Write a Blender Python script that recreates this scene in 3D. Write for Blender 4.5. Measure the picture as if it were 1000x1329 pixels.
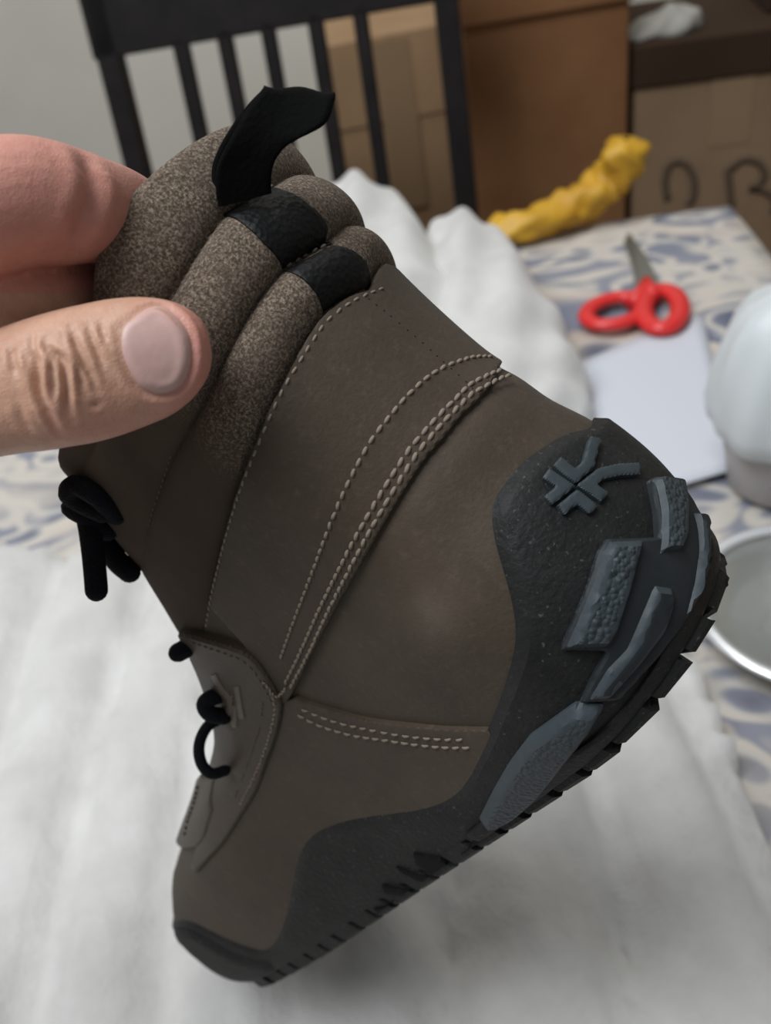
import bpy, bmesh, math, random
import numpy as np
from mathutils import Vector, Matrix
from mathutils.geometry import delaunay_2d_cdt
from mathutils.bvhtree import BVHTree

random.seed(7); rng = np.random.default_rng(7)
scene = bpy.context.scene
COL = scene.collection
for o in list(bpy.data.objects): bpy.data.objects.remove(o)

# ------------------------------------------------------------------ camera
FPX = 1128.4                     # focal length in pixels of the 1000 x 1329 frame
CAM_H = 0.415                    # above the table top (z = 0), metres
PITCH, ROLL = math.radians(38.0), math.radians(11.0)
_f = np.array([0, math.cos(PITCH), -math.sin(PITCH)]); _r = np.array([1., 0, 0]); _d = np.array([0, -math.sin(PITCH), -math.cos(PITCH)])
_X = math.cos(ROLL)*_r + math.sin(ROLL)*_d; _Y = -math.sin(ROLL)*_r + math.cos(ROLL)*_d
WM = np.c_[_X, _Y, _f]           # picture axes (right, down, forward) -> world
CP = np.array([0, 0, CAM_H])
cam_d = bpy.data.cameras.new('camera'); cam = bpy.data.objects.new('camera', cam_d); COL.objects.link(cam)
cam_d.sensor_fit = 'VERTICAL'; cam_d.sensor_height = 36.0; cam_d.lens = FPX/1329*36.0
cam_d.clip_start = 0.005; cam_d.clip_end = 30
m = Matrix.Identity(4)
for i in range(3):
    m[i][0] = _X[i]; m[i][1] = -_Y[i]; m[i][2] = -_f[i]; m[i][3] = CP[i]
cam.matrix_world = m
cam_d.dof.use_dof = True; cam_d.dof.focus_distance = 0.19; cam_d.dof.aperture_fstop = cam_d.lens/2.2
scene.camera = cam

# ------------------------------------------------------------------ light
w = bpy.data.worlds.new('room_light'); scene.world = w; w.use_nodes = True
w.node_tree.nodes['Background'].inputs[0].default_value = (0.92, 0.96, 1.0, 1)
w.node_tree.nodes['Background'].inputs[1].default_value = 0.20
def area(name, loc, target, size, energy, col):
    l = bpy.data.lights.new(name, 'AREA'); l.shape = 'RECTANGLE'; l.size, l.size_y = size; l.energy = energy; l.color = col
    o = bpy.data.objects.new(name, l); COL.objects.link(o); o.location = loc
    o.rotation_euler = (Vector(target)-Vector(loc)).to_track_quat('-Z', 'Y').to_euler(); return o
area('window_light', (-0.72, 0.05, 1.95), (0.02, 0.35, 0.2), (1.1, 1.1), 40, (0.93, 0.97, 1.0))
area('wall_fill_light', (0.35, 1.25, 1.85), (0.1, 2.2, 0.5), (0.5, 0.5), 11, (1.0, 0.96, 0.9))  # added fill aimed at the back wall to brighten it, no seen source
scene.view_settings.view_transform = 'Standard'; scene.view_settings.look = 'None'
scene.view_settings.gamma = 1.0; scene.view_settings.exposure = 0.0
scene.view_settings.use_curve_mapping = False

# ------------------------------------------------------------------ helpers
def at(px, py, z=0.0):
    """world point where the sight line of a picture position meets the height z"""
    d = WM @ np.array([(px-500)/FPX, (py-664.5)/FPX, 1.0]); k = (z-CAM_H)/d[2]
    return Vector(CP + d*k)
def deep(px, py, depth):
    return Vector(CP + WM @ (np.array([(px-500)/FPX, (py-664.5)/FPX, 1.0])*depth))

def obj(name, me, mat, parent=None, smooth=True):
    if isinstance(me, bmesh.types.BMesh):
        b = me; me = bpy.data.meshes.new(name); b.to_mesh(me); b.free()
    o = bpy.data.objects.new(name, me); COL.objects.link(o)
    if mat is not None:
        me.materials.clear(); me.materials.append(mat)
    if smooth: me.polygons.foreach_set('use_smooth', [True]*len(me.polygons))
    if parent: o.parent = parent
    return o
def pyd(name, V, Fc, mat, parent=None, smooth=True):
    me = bpy.data.meshes.new(name); me.from_pydata([tuple(map(float, v)) for v in V], [], [tuple(map(int, f)) for f in Fc]); me.update()
    return obj(name, me, mat, parent, smooth)
def empty(name, loc=(0, 0, 0)):
    o = bpy.data.objects.new(name, None); COL.objects.link(o); o.location = loc; o.empty_display_size = 0.02; return o
def tag(o, label=None, cat=None, group=None, kind=None):
    if label: o['label'] = label
    if cat: o['category'] = cat
    if group: o['group'] = group
    if kind: o['kind'] = kind
    return o
def gridmesh(P, closed_u=False):
    """P: (nv, nu, 3) -> verts, quads"""
    nv, nu, _ = P.shape; F = []
    for j in range(nv-1):
        for i in range(nu if closed_u else nu-1):
            i2 = (i+1) % nu
            F.append((j*nu+i, j*nu+i2, (j+1)*nu+i2, (j+1)*nu+i))
    return P.reshape(-1, 3), F
def catmull(P, n):
    P = np.asarray(P, float); out = []
    Q = np.vstack([2*P[0]-P[1], P, 2*P[-1]-P[-2]])
    for k in range(1, len(Q)-2):
        for t in np.linspace(0, 1, n, endpoint=False):
            out.append(.5*((2*Q[k])+(-Q[k-1]+Q[k+1])*t+(2*Q[k-1]-5*Q[k]+4*Q[k+1]-Q[k+2])*t*t+(-Q[k-1]+3*Q[k]-3*Q[k+1]+Q[k+2])*t**3))
    out.append(P[-1]); return np.array(out)
def resample(P, step):
    P = np.asarray(P, float); s = np.r_[0, np.cumsum(np.linalg.norm(np.diff(P, axis=0), axis=1))]
    n = max(2, int(round(s[-1]/step))+1); t = np.linspace(0, s[-1], n)
    return np.stack([np.interp(t, s, P[:, k]) for k in range(P.shape[1])], 1)
def tube(name, P, r, mat, parent=None, sides=10, cap=True):
    P = np.asarray(P, float); n = len(P); r = np.broadcast_to(np.asarray(r, float), (n,))
    T = np.gradient(P, axis=0); T /= np.linalg.norm(T, axis=1)[:, None]+1e-12
    a = np.cross(T[0], [0, 0, 1.]);
    if np.linalg.norm(a) < .1: a = np.cross(T[0], [0, 1., 0])
    a /= np.linalg.norm(a); V = []
    for k in range(n):
        a = a-T[k]*(a@T[k]); a /= np.linalg.norm(a); b = np.cross(T[k], a)
        for s in range(sides):
            q = 2*math.pi*s/sides; V.append(P[k]+r[k]*(math.cos(q)*a+math.sin(q)*b))
    F = [(k*sides+s, k*sides+(s+1) % sides, (k+1)*sides+(s+1) % sides, (k+1)*sides+s) for k in range(n-1) for s in range(sides)]
    if cap: F += [tuple(range(sides))[::-1], tuple(range((n-1)*sides, n*sides))]
    return pyd(name, V, F, mat, parent)
def rbox(name, lo, hi, bev, mat, parent=None, seg=2):
    b = bmesh.new(); bmesh.ops.create_cube(b, size=1)
    lo = Vector(lo); hi = Vector(hi)
    for v in b.verts: v.co = Vector(((lo[i]+hi[i])/2+v.co[i]*(hi[i]-lo[i])) for i in range(3))
    if bev > 0: bmesh.ops.bevel(b, geom=b.edges[:], offset=bev, segments=seg, affect='EDGES', profile=.5)
    return obj(name, b, mat, parent, smooth=False)

# ------------------------------------------------------------------ materials
class NT:
    def __init__(s, name, rough=.7, col=(.5, .5, .5), spec=.5):
        s.m = bpy.data.materials.new(name); s.m.use_nodes = True; s.t = s.m.node_tree; s.b = s.t.nodes['Principled BSDF']
        s.b.inputs['Base Color'].default_value = (*col, 1); s.b.inputs['Roughness'].default_value = rough
        s.b.inputs['Specular IOR Level'].default_value = spec
        s.tc = s.t.nodes.new('ShaderNodeTexCoord'); s.co = s.tc.outputs['Object']; s.h = None
    def n(s, kind, **kw):
        x = s.t.nodes.new(kind)
        for k, v in kw.items(): setattr(x, k, v)
        return x
    def link(s, a, b): s.t.links.new(a, b)
    def noise(s, scale, detail=4, rough=.6, dist=0, vec=None):
        x = s.n('ShaderNodeTexNoise'); x.inputs['Scale'].default_value = scale; x.inputs['Detail'].default_value = detail
        x.inputs['Roughness'].default_value = rough; x.inputs['Distortion'].default_value = dist
        s.link(vec or s.co, x.inputs['Vector']); return x.outputs['Fac']
    def voro(s, scale, feature='F1', vec=None, rnd=1):
        x = s.n('ShaderNodeTexVoronoi', feature=feature); x.inputs['Scale'].default_value = scale; x.inputs['Randomness'].default_value = rnd
        s.link(vec or s.co, x.inputs['Vector']); return x.outputs['Distance']
    def ramp(s, fac, stops):
        x = s.n('ShaderNodeValToRGB'); e = x.color_ramp.elements
        while len(e) < len(stops): e.new(.5)
        for k, (p, c) in enumerate(stops): e[k].position = p; e[k].color = (*c, 1) if len(c) == 3 else c
        s.link(fac, x.inputs['Fac']); return x.outputs['Color']
    def mix(s, fac, a, b, mode='MIX'):
        x = s.n('ShaderNodeMix', data_type='RGBA', blend_type=mode)
        for sock, val in ((x.inputs[0], fac), (x.inputs[6], a), (x.inputs[7], b)):
            if hasattr(val, 'links'): s.link(val, sock)
            elif isinstance(val, (int, float)): sock.default_value = val
            else: sock.default_value = (*val, 1)
        return x.outputs[2]
    def math(s, op, a, b=0.):
        x = s.n('ShaderNodeMath', operation=op)
        for sock, val in ((x.inputs[0], a), (x.inputs[1], b)):
            if hasattr(val, 'links'): s.link(val, sock)
            else: sock.default_value = val
        return x.outputs[0]
    def color(s, c): s.link(c, s.b.inputs['Base Color']); return s
    def bump(s, h, dist, strength=1.):
        x = s.n('ShaderNodeBump'); x.inputs['Distance'].default_value = dist; x.inputs['Strength'].default_value = strength
        s.link(h, x.inputs['Height'])
        if s.h: s.link(s.h, x.inputs['Normal'])
        s.h = x.outputs['Normal']; s.link(s.h, s.b.inputs['Normal']); return s

def leather_mat(name, a, b, rough=.62):
    M = NT(name, rough, spec=.22)
    big = M.noise(28, 5, .65); fine = M.noise(420, 4, .6)
    c = M.ramp(big, [(.3, a), (.72, b)])
    c = M.mix(M.math('MULTIPLY', M.ramp(fine, [(.55, (0, 0, 0)), (.75, (1, 1, 1))]), .35), c, tuple(min(1, x*1.5) for x in b))
    M.color(c); M.bump(M.noise(900, 3, .6), .00025, .5); M.bump(M.noise(90, 4, .6), .0006, .35)
    M.b.inputs['Sheen Weight'].default_value = .03; M.b.inputs['Sheen Roughness'].default_value = .5
    return M.m
MAT = {}
MAT['leather'] = leather_mat('brown_nubuck', (.054, .0402, .0285), (.085, .0640, .0450))
MAT['leather_smooth'] = leather_mat('brown_nubuck_smooth', (.055, .041, .029), (.080, .060, .043), .48)  # smoother, glossier leather of the eyestay and lace stay
MAT['leather_mark'] = leather_mat('brown_nubuck_embossed', (.10, .080, .062), (.14, .112, .088), .4)
MAT['leather_edge'] = leather_mat('brown_nubuck_edge', (.05, .034, .026), (.07, .05, .038))
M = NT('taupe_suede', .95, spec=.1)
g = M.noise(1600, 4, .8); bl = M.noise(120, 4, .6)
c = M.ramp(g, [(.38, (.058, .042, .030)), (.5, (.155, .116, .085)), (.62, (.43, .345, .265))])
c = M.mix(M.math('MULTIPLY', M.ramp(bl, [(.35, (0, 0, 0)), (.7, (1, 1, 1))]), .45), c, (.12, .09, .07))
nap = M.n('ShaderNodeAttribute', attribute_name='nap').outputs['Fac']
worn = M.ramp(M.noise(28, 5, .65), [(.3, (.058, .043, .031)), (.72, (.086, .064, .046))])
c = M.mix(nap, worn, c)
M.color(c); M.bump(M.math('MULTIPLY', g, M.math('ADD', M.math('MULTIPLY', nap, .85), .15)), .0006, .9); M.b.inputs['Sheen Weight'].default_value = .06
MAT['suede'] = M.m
M = NT('black_rubber', .6, (.018, .018, .018), .25)
M.color(M.mix(M.ramp(M.noise(900, 2, .5), [(.66, (0, 0, 0)), (.74, (.8, .8, .8))]), M.ramp(M.noise(60, 5, .7), [(.35, (.011, .011, .011)), (.75, (.022, .022, .0215))]), (.085, .08, .072)))
M.bump(M.noise(520, 3, .6), .0006, .6); M.bump(M.voro(900), .0002, .4)
MAT['rubber'] = M.m
M = NT('slate_rubber', .55, spec=.4)
M.color(M.ramp(M.noise(200, 3, .6), [(.3, (.030, .040, .047)), (.75, (.042, .055, .063))])); M.bump(M.noise(600, 2), .0002, .4)
MAT['slate'] = M.m
M = NT('slate_rubber_pebbled', .5, spec=.45)
M.color(M.ramp(M.noise(200, 3, .6), [(.3, (.030, .040, .047)), (.75, (.042, .055, .063))]))
vv = M.voro(850, 'F1'); M.bump(M.math('SUBTRACT', 1., vv), .0006, 1.)
MAT['pebble'] = M.m
M = NT('black_webbing', .9, (.004, .004, .004), .08); M.bump(M.noise(900, 3), .0004, .6); MAT['webbing'] = M.m
M = NT('black_grained_leather', .55, (.005, .005, .0055), .22); M.bump(M.voro(800), .0004, .6); M.bump(M.noise(250, 4), .0006, .5); MAT['blackleather'] = M.m
M = NT('tan_thread', .85, (.24, .195, .155), .15); M.bump(M.noise(2500, 2), .0002, .5); MAT['thread'] = M.m
M = NT('dull_thread', .85, (.13, .105, .085), .2); MAT['thread_dull'] = M.m
M = NT('black_lace', .8, (.007, .008, .011), .15); M.bump(M.voro(1200), .0004, .7); MAT['lace'] = M.m
M = NT('dark_lining', .9, (.03, .026, .023), .1); M.bump(M.noise(700, 3), .0005, .6); MAT['lining'] = M.m
M = NT('gun_metal', .35, (.2, .2, .2)); M.b.inputs['Metallic'].default_value = 1; MAT['metal'] = M.m

# ================================================================== ROOM AND TABLE
def at_y(px, py, y):
    d = WM @ np.array([(px-500)/FPX, (py-664.5)/FPX, 1.0]); return Vector(CP + d*(y/d[1]))
M = NT('wall_paint', .9, (.66, .64, .58), .2); M.color(M.ramp(M.noise(2.2, 3), [(.3, (.62, .60, .54)), (.7, (.70, .68, .62))])); M.bump(M.noise(120, 3), .001, .3); MAT['wall'] = M.m
M = NT('floor_boards', .5); c = M.ramp(M.noise(9, 5), [(.3, (.16, .10, .06)), (.7, (.26, .17, .11))]); M.color(c); MAT['floor'] = M.m
tag(rbox('wall_back', (-2.6, 2.25, -.76), (2.6, 2.35, 1.9), 0, MAT['wall']), kind='structure')
tag(rbox('wall_left', (-2.7, -1.6, -.76), (-2.6, 2.35, 1.9), 0, MAT['wall']), kind='structure')
tag(rbox('wall_right', (2.6, -1.6, -.76), (2.7, 2.35, 1.9), 0, MAT['wall']), kind='structure')
tag(rbox('floor', (-2.6, -1.6, -.80), (2.6, 2.35, -.76), 0, MAT['floor']), kind='structure')

# table: far edge and its right-hand corner
c_fr = at(946, 264); c_fl = at(640, 306)
ex = (c_fr-c_fl); ex.z = 0; ex.normalize(); ey = Vector((ex.y, -ex.x, 0))      # ey points towards the camera
TW, TD = 1.55, 1.35
def tp(a, b, z=0): p = c_fr-ex*a+ey*b; return Vector((p.x, p.y, z))             # a: leftwards, b: towards camera
def frame_obj(o, origin, ax, ay):
    mm = Matrix.Identity(4)
    for i in range(3): mm[i][0] = ax[i]; mm[i][1] = ay[i]; mm[i][2] = (0, 0, 1)[i]; mm[i][3] = origin[i]
    o.matrix_world = mm
M = NT('table_wood', .4); M.color(M.ramp(M.noise(14, 5), [(.3, (.05, .03, .02)), (.7, (.1, .06, .04))])); MAT['tablewood'] = M.m
table = empty('dining_table'); frame_obj(table, tp(0, 0, -.76), -ex, ey)        # local x leftwards, y towards camera
tag(table, 'dining table under the blue paisley cloth', 'table')
rbox('table_top', (.01, .01, .715), (TW-.01, TD-.01, .752), .004, MAT['tablewood'], table)
for a_ in (.06, TW-.13):
    for b_ in (.06, TD-.13): rbox('leg', (a_, b_, 0), (a_+.07, b_+.07, .715), .005, MAT['tablewood'], table)

# paisley cloth
M = NT('paisley_cloth', .9, spec=.15)
mp = M.n('ShaderNodeMapping'); mp.inputs['Rotation'].default_value = (0, 0, .6); mp.inputs['Scale'].default_value = (1, 1.5, 1); M.link(M.co, mp.inputs['Vector']); co = mp.outputs['Vector']
wz = M.n('ShaderNodeTexNoise'); wz.inputs['Scale'].default_value = 7; wz.inputs['Detail'].default_value = 2; M.link(co, wz.inputs['Vector'])
ad = M.n('ShaderNodeVectorMath', operation='MULTIPLY_ADD'); M.link(wz.outputs['Color'], ad.inputs[0]); ad.inputs[1].default_value = (.14, .14, 0); M.link(co, ad.inputs[2]); cw = ad.outputs[0]
d1 = M.voro(7.5, 'F1', cw); d2 = M.voro(26, 'F1', cw)
c1 = M.ramp(d1, [(.0, (.60, .56, .50)), (.10, (.095, .105, .15)), (.20, (.18, .195, .25)), (.25, (.58, .54, .49)), (.33, (.25, .265, .32)), (.40, (.12, .13, .18)), (.44, (.58, .54, .48)), (.58, (.56, .48, .42)), (.70, (.21, .225, .28))])
c2 = M.ramp(d2, [(.0, (.10, .11, .16)), (.30, (.21, .225, .28)), (.42, (.55, .52, .48)), (.6, (.58, .53, .47)), (.72, (.23, .245, .30))])
reg = M.ramp(M.noise(6, 2, .5, 0, co), [(.44, (0, 0, 0)), (.52, (1, 1, 1))])
c = M.mix(M.math('MULTIPLY', reg, .9), c1, c2)
plain = M.ramp(M.noise(4.3, 2, .5, 0, cw), [(.56, (0, 0, 0)), (.63, (1, 1, 1))])
c = M.mix(M.math('MULTIPLY', plain, .8), c, (.58, .53, .47)); M.color(c); M.bump(M.noise(700, 2), .0005, .4); MAT['paisley'] = M.m
na, nb = 90, 80; P = []
dr = .22
la = np.r_[np.linspace(-dr, -.004, 10), np.linspace(.0, TW, na-20), np.linspace(TW+.004, TW+dr, 10)]
lb = np.r_[np.linspace(-dr, -.004, 10), np.linspace(.0, TD, nb-20), np.linspace(TD+.004, TD+dr, 10)]
for b_ in lb:
    row = []
    for a_ in la:
        oa = max(0, -a_)+max(0, a_-TW); ob = max(0, -b_)+max(0, b_-TD); ov = max(oa, ob)
        x = min(max(a_, 0), TW); y = min(max(b_, 0), TD); z = .7555+.0012*math.sin(a_*17+b_*5)+.0010*math.sin(b_*23-a_*8)-ov
        k = .018*min(1, ov*8)
        if ov > 0:
            fl = k*(1+.6*math.sin((a_ if ob >= oa else b_)*38))
            if oa >= ob: x += math.copysign(fl, a_-.5)
            else: y += math.copysign(fl, b_-.5)
        row.append((x, y, z))
    P.append(row)
V_, F_ = gridmesh(np.array(P)); cloth = pyd('tablecloth', V_, F_, MAT['paisley']); frame_obj(cloth, tp(0, 0, -.76), -ex, ey)
sm = cloth.modifiers.new('thickness', 'SOLIDIFY'); sm.thickness = .0015; sm.offset = 1
tag(cloth, 'cream tablecloth with blue-grey paisley print covering the table', 'tablecloth')
TOPZ = -.003+.0015

# white ridged towel spread over the table
M = NT('white_terry', .95, (.80, .80, .79), .1); M.color(M.ramp(M.noise(22, 4), [(.3, (.57, .558, .54)), (.7, (.69, .68, .662))]))
M.bump(M.noise(260, 4, .7), .002, .4); M.bump(M.noise(45, 4, .6), .004, .35); M.b.inputs['Sheen Weight'].default_value = .3; MAT['terry'] = M.m
dirv = (at(410, 60)-Vector((0, 0, 0))); dirv.z = 0; dirv.normalize(); sidev = Vector((dirv.y, -dirv.x, 0))
tw_px = [(-330, 705), (-120, 716), (30, 727), (120, 733), (240, 742), (420, 740), (600, 760), (740, 790), (850, 815), (890, 850), (915, 905), (945, 975), (985, 1070), (1050, 1230), (1120, 1420), (900, 1560), (-600, 1500)]
tw = [at(x, y) for x, y in tw_px]; poly = np.array([(p.dot(sidev), p.dot(dirv)) for p in tw]); poly = resample(np.vstack([poly, poly[:1]]), .02)[:-1]
def in_poly(Q, A):
    x, y = Q[:, 0], Q[:, 1]; c = np.zeros(len(Q), bool); B = np.roll(A, -1, 0)
    for (x0, y0), (x1, y1) in zip(A, B):
        k = (y0 > y) != (y1 > y); c ^= k & (x < (x1-x0)*(y-y0)/(y1-y0+1e-15)+x0)
    return c
gx, gy = np.meshgrid(np.arange(poly[:, 0].min(), poly[:, 0].max(), .0085), np.arange(poly[:, 1].min(), poly[:, 1].max(), .011)); Q = np.c_[gx.ravel(), gy.ravel()]
Q = Q[in_poly(Q, poly)]; dd = np.sqrt(((Q[:, None]-poly[None])**2).sum(2)).min(1); Q = Q[dd > .006]
r = delaunay_2d_cdt([Vector(p) for p in np.vstack([poly, Q])], [], [list(range(len(poly)))], 1, 1e-6)
W_ = np.array([tuple(p) for p in r[0]]); de = np.sqrt(((W_[:, None]-poly[None])**2).sum(2)).min(1)
ph = W_[:, 0]/.068+.25*np.sin(W_[:, 1]*7+1.3)+.12*np.sin(W_[:, 1]*15+W_[:, 0]*20)
rid = np.abs(np.sin(ph*math.pi))**.42
fl = .0022*(np.sin(W_[:, 0]*210+3*np.sin(W_[:, 1]*90))*np.sin(W_[:, 1]*170+2*np.sin(W_[:, 0]*130)))+.0016*np.sin(W_[:, 0]*95+W_[:, 1]*61)
hz = TOPZ+.0015+(.004+.026*rid+fl)*np.sqrt(np.clip(1-(1-np.clip(de/.02, 0, 1))**2, 0, 1))
Vt = [sidev*a_+dirv*b_+Vector((0, 0, h_)) for (a_, b_), h_ in zip(W_, hz)]
Ft = [tuple(q) for q in r[2]]
a_, b_, c_ = [Vt[i] for i in Ft[0]]
if (b_-a_).cross(c_-a_).z < 0: Ft = [q[::-1] for q in Ft]
towel = pyd('towel', Vt, Ft, MAT['terry']); tag(towel, 'white fluffy ridged towel spread flat below the boot', 'towel')

# white folded towels heaped behind the boot
bunch = empty('bunched_towel', tuple(at(560, 420))); bunch.location.z = TOPZ; tag(bunch, 'white towel bunched into two tall folds behind the boot', 'towel'); bpy.context.view_layer.update()
def heap(name, spine):
    sp = catmull(np.array([tuple(at(x, y, z))+(hw,) for x, y, z, hw in spine]), 8); n = len(sp); P = []
    for k in range(n):
        t = sp[min(k+1, n-1), :3]-sp[max(k-1, 0), :3]; t[2] = 0; t /= np.linalg.norm(t); sd = np.array([t[1], -t[0], 0]); c = sp[k, :3]; hw = sp[k, 3]; end = min(k, n-1-k)/5; e = math.sqrt(max(0, 1-(1-min(1, end))**2)); row = []
        for an in np.linspace(0, math.pi, 33):
            wr = 1+.06*math.sin(an*7+k*.35)+.05*math.sin(k*.9+an*3)
            h = TOPZ+.001+(c[2]-TOPZ)*(.15+.85*e)*(math.sin(an)**.7)*wr
            p = c+sd*hw*math.cos(an)*(.45+.55*e)*(1+.05*math.sin(k*.7)); row.append((p[0], p[1], h))
        P.append(row)
    P = np.array(P); V, F = gridmesh(P); nv, nu = P.shape[:2]
    F = list(F)+[tuple(range(nu)), tuple(range((nv-1)*nu, nv*nu))[::-1], tuple([j*nu for j in range(nv)])+tuple([j*nu+nu-1 for j in range(nv)][::-1])]
    return pyd(name, np.array(V)-np.array(bunch.location), F, MAT['terry'], bunch)
heap('fold', [(442, 228, .10, .045), (458, 236, .112, .062), (482, 300, .105, .074), (505, 380, .085, .078), (525, 450, .06, .07), (540, 510, .04, .05)])
heap('fold', [(584, 268, .06, .035), (598, 286, .078, .052), (622, 340, .082, .062), (648, 410, .07, .064), (672, 480, .05, .062), (695, 540, .03, .05)])

# paper
M = NT('white_paper', .7, (.60, .62, .68), .3); MAT['paper'] = M.m
pc = [at(698, 494), at(910, 404), at(958, 612), at(800, 660)]
P = []
for i in np.linspace(0, 1, 14):
    P.append([tuple(pc[0]*(1-i)*(1-j)+pc[1]*(1-i)*j+pc[2]*i*j+pc[3]*i*(1-j)+Vector((0, 0, TOPZ+.0016+.003*max(0, i-.75)*4+.001*math.sin(j*3)))) for j in np.linspace(0, 1, 14)])
V_, F_ = gridmesh(np.array(P)); pa = pyd('paper_sheet', V_, [f[::-1] for f in F_], MAT['paper']); sm = pa.modifiers.new('thickness', 'SOLIDIFY'); sm.thickness = .0004
tag(pa, 'blank white sheet of paper lying below the red scissors', 'paper')

# scissors
M = NT('red_plastic', .35, (.72, .03, .03)); MAT['red'] = M.m
M = NT('steel_blade', .35, (.28, .29, .27)); M.b.inputs['Metallic'].default_value = .8; MAT['steel'] = M.m
sc = empty('scissors', at(832, 380)); bpy.context.view_layer.update()
tag(sc, 'pair of scissors with red plastic handles lying open on the paisley cloth', 'scissors')
def sc_loc(px, py, z): return np.array(at(px, py))-np.array(at(832, 380))+np.array([0, 0, z])
def ring(cx, cy, rx, ry, rot, rad):
    P = []
    for a_ in np.linspace(0, 2*math.pi, 37)[:-1]:
        x = rx*math.cos(a_); y = ry*math.sin(a_); P.append(sc_loc(cx+x*math.cos(rot)-y*math.sin(rot), cy+x*math.sin(rot)+y*math.cos(rot), TOPZ+rad+.001))
    P = np.array(P); n = len(P); T = np.roll(P, -1, 0)-np.roll(P, 1, 0); T /= np.linalg.norm(T, axis=1)[:, None]; sd = np.cross(T, [0, 0, 1.]); R_ = []
    for k in range(n):
        R_.append([P[k]+sd[k]*rad*1.15*math.cos(q)+np.array([0, 0, rad*.8*math.sin(q)]) for q in np.linspace(0, 2*math.pi, 11)[:-1]])
    R_ = np.array(R_+[R_[0]]); return gridmesh(R_, True)
hL = pyd('handle', *ring(798, 412, 38, 17, -.2, .0075), MAT['red'], sc); hR = pyd('handle', *ring(858, 411, 24, 25, .3, .0085), MAT['red'], sc)
tube('handle_stem', [sc_loc(820, 402, TOPZ+.008), sc_loc(832, 388, TOPZ+.008), sc_loc(836, 376, TOPZ+.007)], [.009, .008, .006], MAT['red'], hL)
tube('handle_stem', [sc_loc(848, 396, TOPZ+.009), sc_loc(842, 386, TOPZ+.009), sc_loc(838, 374, TOPZ+.009)], [.008, .008, .006], MAT['red'], hR)
def plate(name, px, z0, z1, mat, parent):
    n = len(px); V = [sc_loc(x, y, z0) for x, y in px]+[sc_loc(x, y, z1) for x, y in px]
    F = [tuple(range(n)), tuple(range(n, 2*n))[::-1]]+[(i, (i+1) % n, n+(i+1) % n, n+i) for i in range(n)]
    o = pyd(name, V, F, mat, parent, smooth=False); b = bmesh.new(); b.from_mesh(o.data); bmesh.ops.recalc_face_normals(b, faces=b.faces[:]); b.to_mesh(o.data); b.free(); return o
plate('blade', [(826, 388), (856, 386), (853, 368), (838, 338), (819, 311), (809, 316), (820, 350)], TOPZ+.004, TOPZ+.0065, MAT['steel'], sc)
plate('blade', [(846, 388), (826, 384), (826, 362), (822, 335), (812, 313), (818, 313), (836, 345), (846, 368)], TOPZ+.008, TOPZ+.0105, MAT['steel'], sc)
b = bmesh.new(); bmesh.ops.create_cone(b, cap_ends=True, segments=16, radius1=.004, radius2=.0035, depth=.003); bmesh.ops.translate(b, verts=b.verts, vec=Vector(sc_loc(836, 374, TOPZ+.012))); obj('rivet', b, MAT['steel'], sc)

# white pouch at the right
M = NT('white_plastic', .4, (.64, .67, .69)); M.b.inputs['Subsurface Weight'].default_value = .15; M.b.inputs['Subsurface Radius'].default_value = (.01, .01, .01); MAT['whiteplastic'] = M.m
M = NT('shaded_plastic', .5, (.42, .40, .40)); MAT['shadedplastic'] = M.m  # lower half of the white pouch, its shade put into the grey
pb = at(1012, 622); pouch = empty('plastic_pouch', (pb.x, pb.y, TOPZ)); tag(pouch, 'white plastic pouch with a looped handle standing at the right edge', 'pouch')
def lathe(name, prof, mat, parent, sx=1., sy=1., n=72, wob=0.):
    P = [[(r_*sx*math.cos(q)*(1+wob*(math.sin(5*q+z_*30)+.6*math.sin(11*q-z_*25))), r_*sy*math.sin(q)*(1+wob*(math.sin(5*q+z_*30)+.6*math.sin(11*q-z_*25))), z_+wob*.25*r_*math.sin(3*q)) for q in np.linspace(0, 2*math.pi, n+1)[:-1]] for r_, z_ in prof]
    V, F = gridmesh(np.array(P), True); return pyd(name, V, F, mat, parent)
lathe('body', [(.001, .001), (.034, .001), (.037, .004), (.040, .025), (.045, .05), (.047, .07)], MAT['shadedplastic'], pouch)
lathe('cover', [(.044, .046), (.052, .052), (.0545, .066), (.054, .085), (.051, .105), (.045, .125), (.036, .140), (.024, .148), (.018, .156), (.022, .166), (.012, .168), (.0005, .160)], MAT['whiteplastic'], pouch, wob=.045)
Rv = np.array(WM[:, 0]); Fv = -np.array(WM[:, 2]); Fv[2] = 0; Fv /= np.linalg.norm(Fv)
rx_ = np.array([Fv[1], -Fv[0], 0])*-1
loop = [(-.010, .138, .040), (-.024, .136, .046), (-.032, .120, .048), (-.029, .095, .051), (-.020, .075, .053), (-.008, .064, .053)]
tube('handle', catmull([rx_*a_+Fv*c_+np.array([0, 0, b_]) for a_, b_, c_ in loop], 6), .0055, MAT['whiteplastic'], pouch)
loop = [(-.006, .150, .03), (-.001, .125, .049), (.002, .095, .055), (.0, .064, .055)]
tube('handle', catmull([rx_*a_+Fv*c_+np.array([0, 0, b_]) for a_, b_, c_ in loop], 6), .004, MAT['whiteplastic'], pouch)
M = NT('dull_metal', .4, (.2, .2, .19)); M.b.inputs['Metallic'].default_value = .8; MAT['dullmetal'] = M.m
for a_, b_ in ((-.004, .064), (-.006, .145)):
    b = bmesh.new(); bmesh.ops.create_cube(b, size=.009); bmesh.ops.bevel(b, geom=b.edges[:], offset=.002, segments=2, affect='EDGES'); bmesh.ops.translate(b, verts=b.verts, vec=Vector(rx_*a_+Fv*.053+np.array([0, 0, b_]))); obj('clasp', b, MAT['dullmetal'], pouch)

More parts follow.
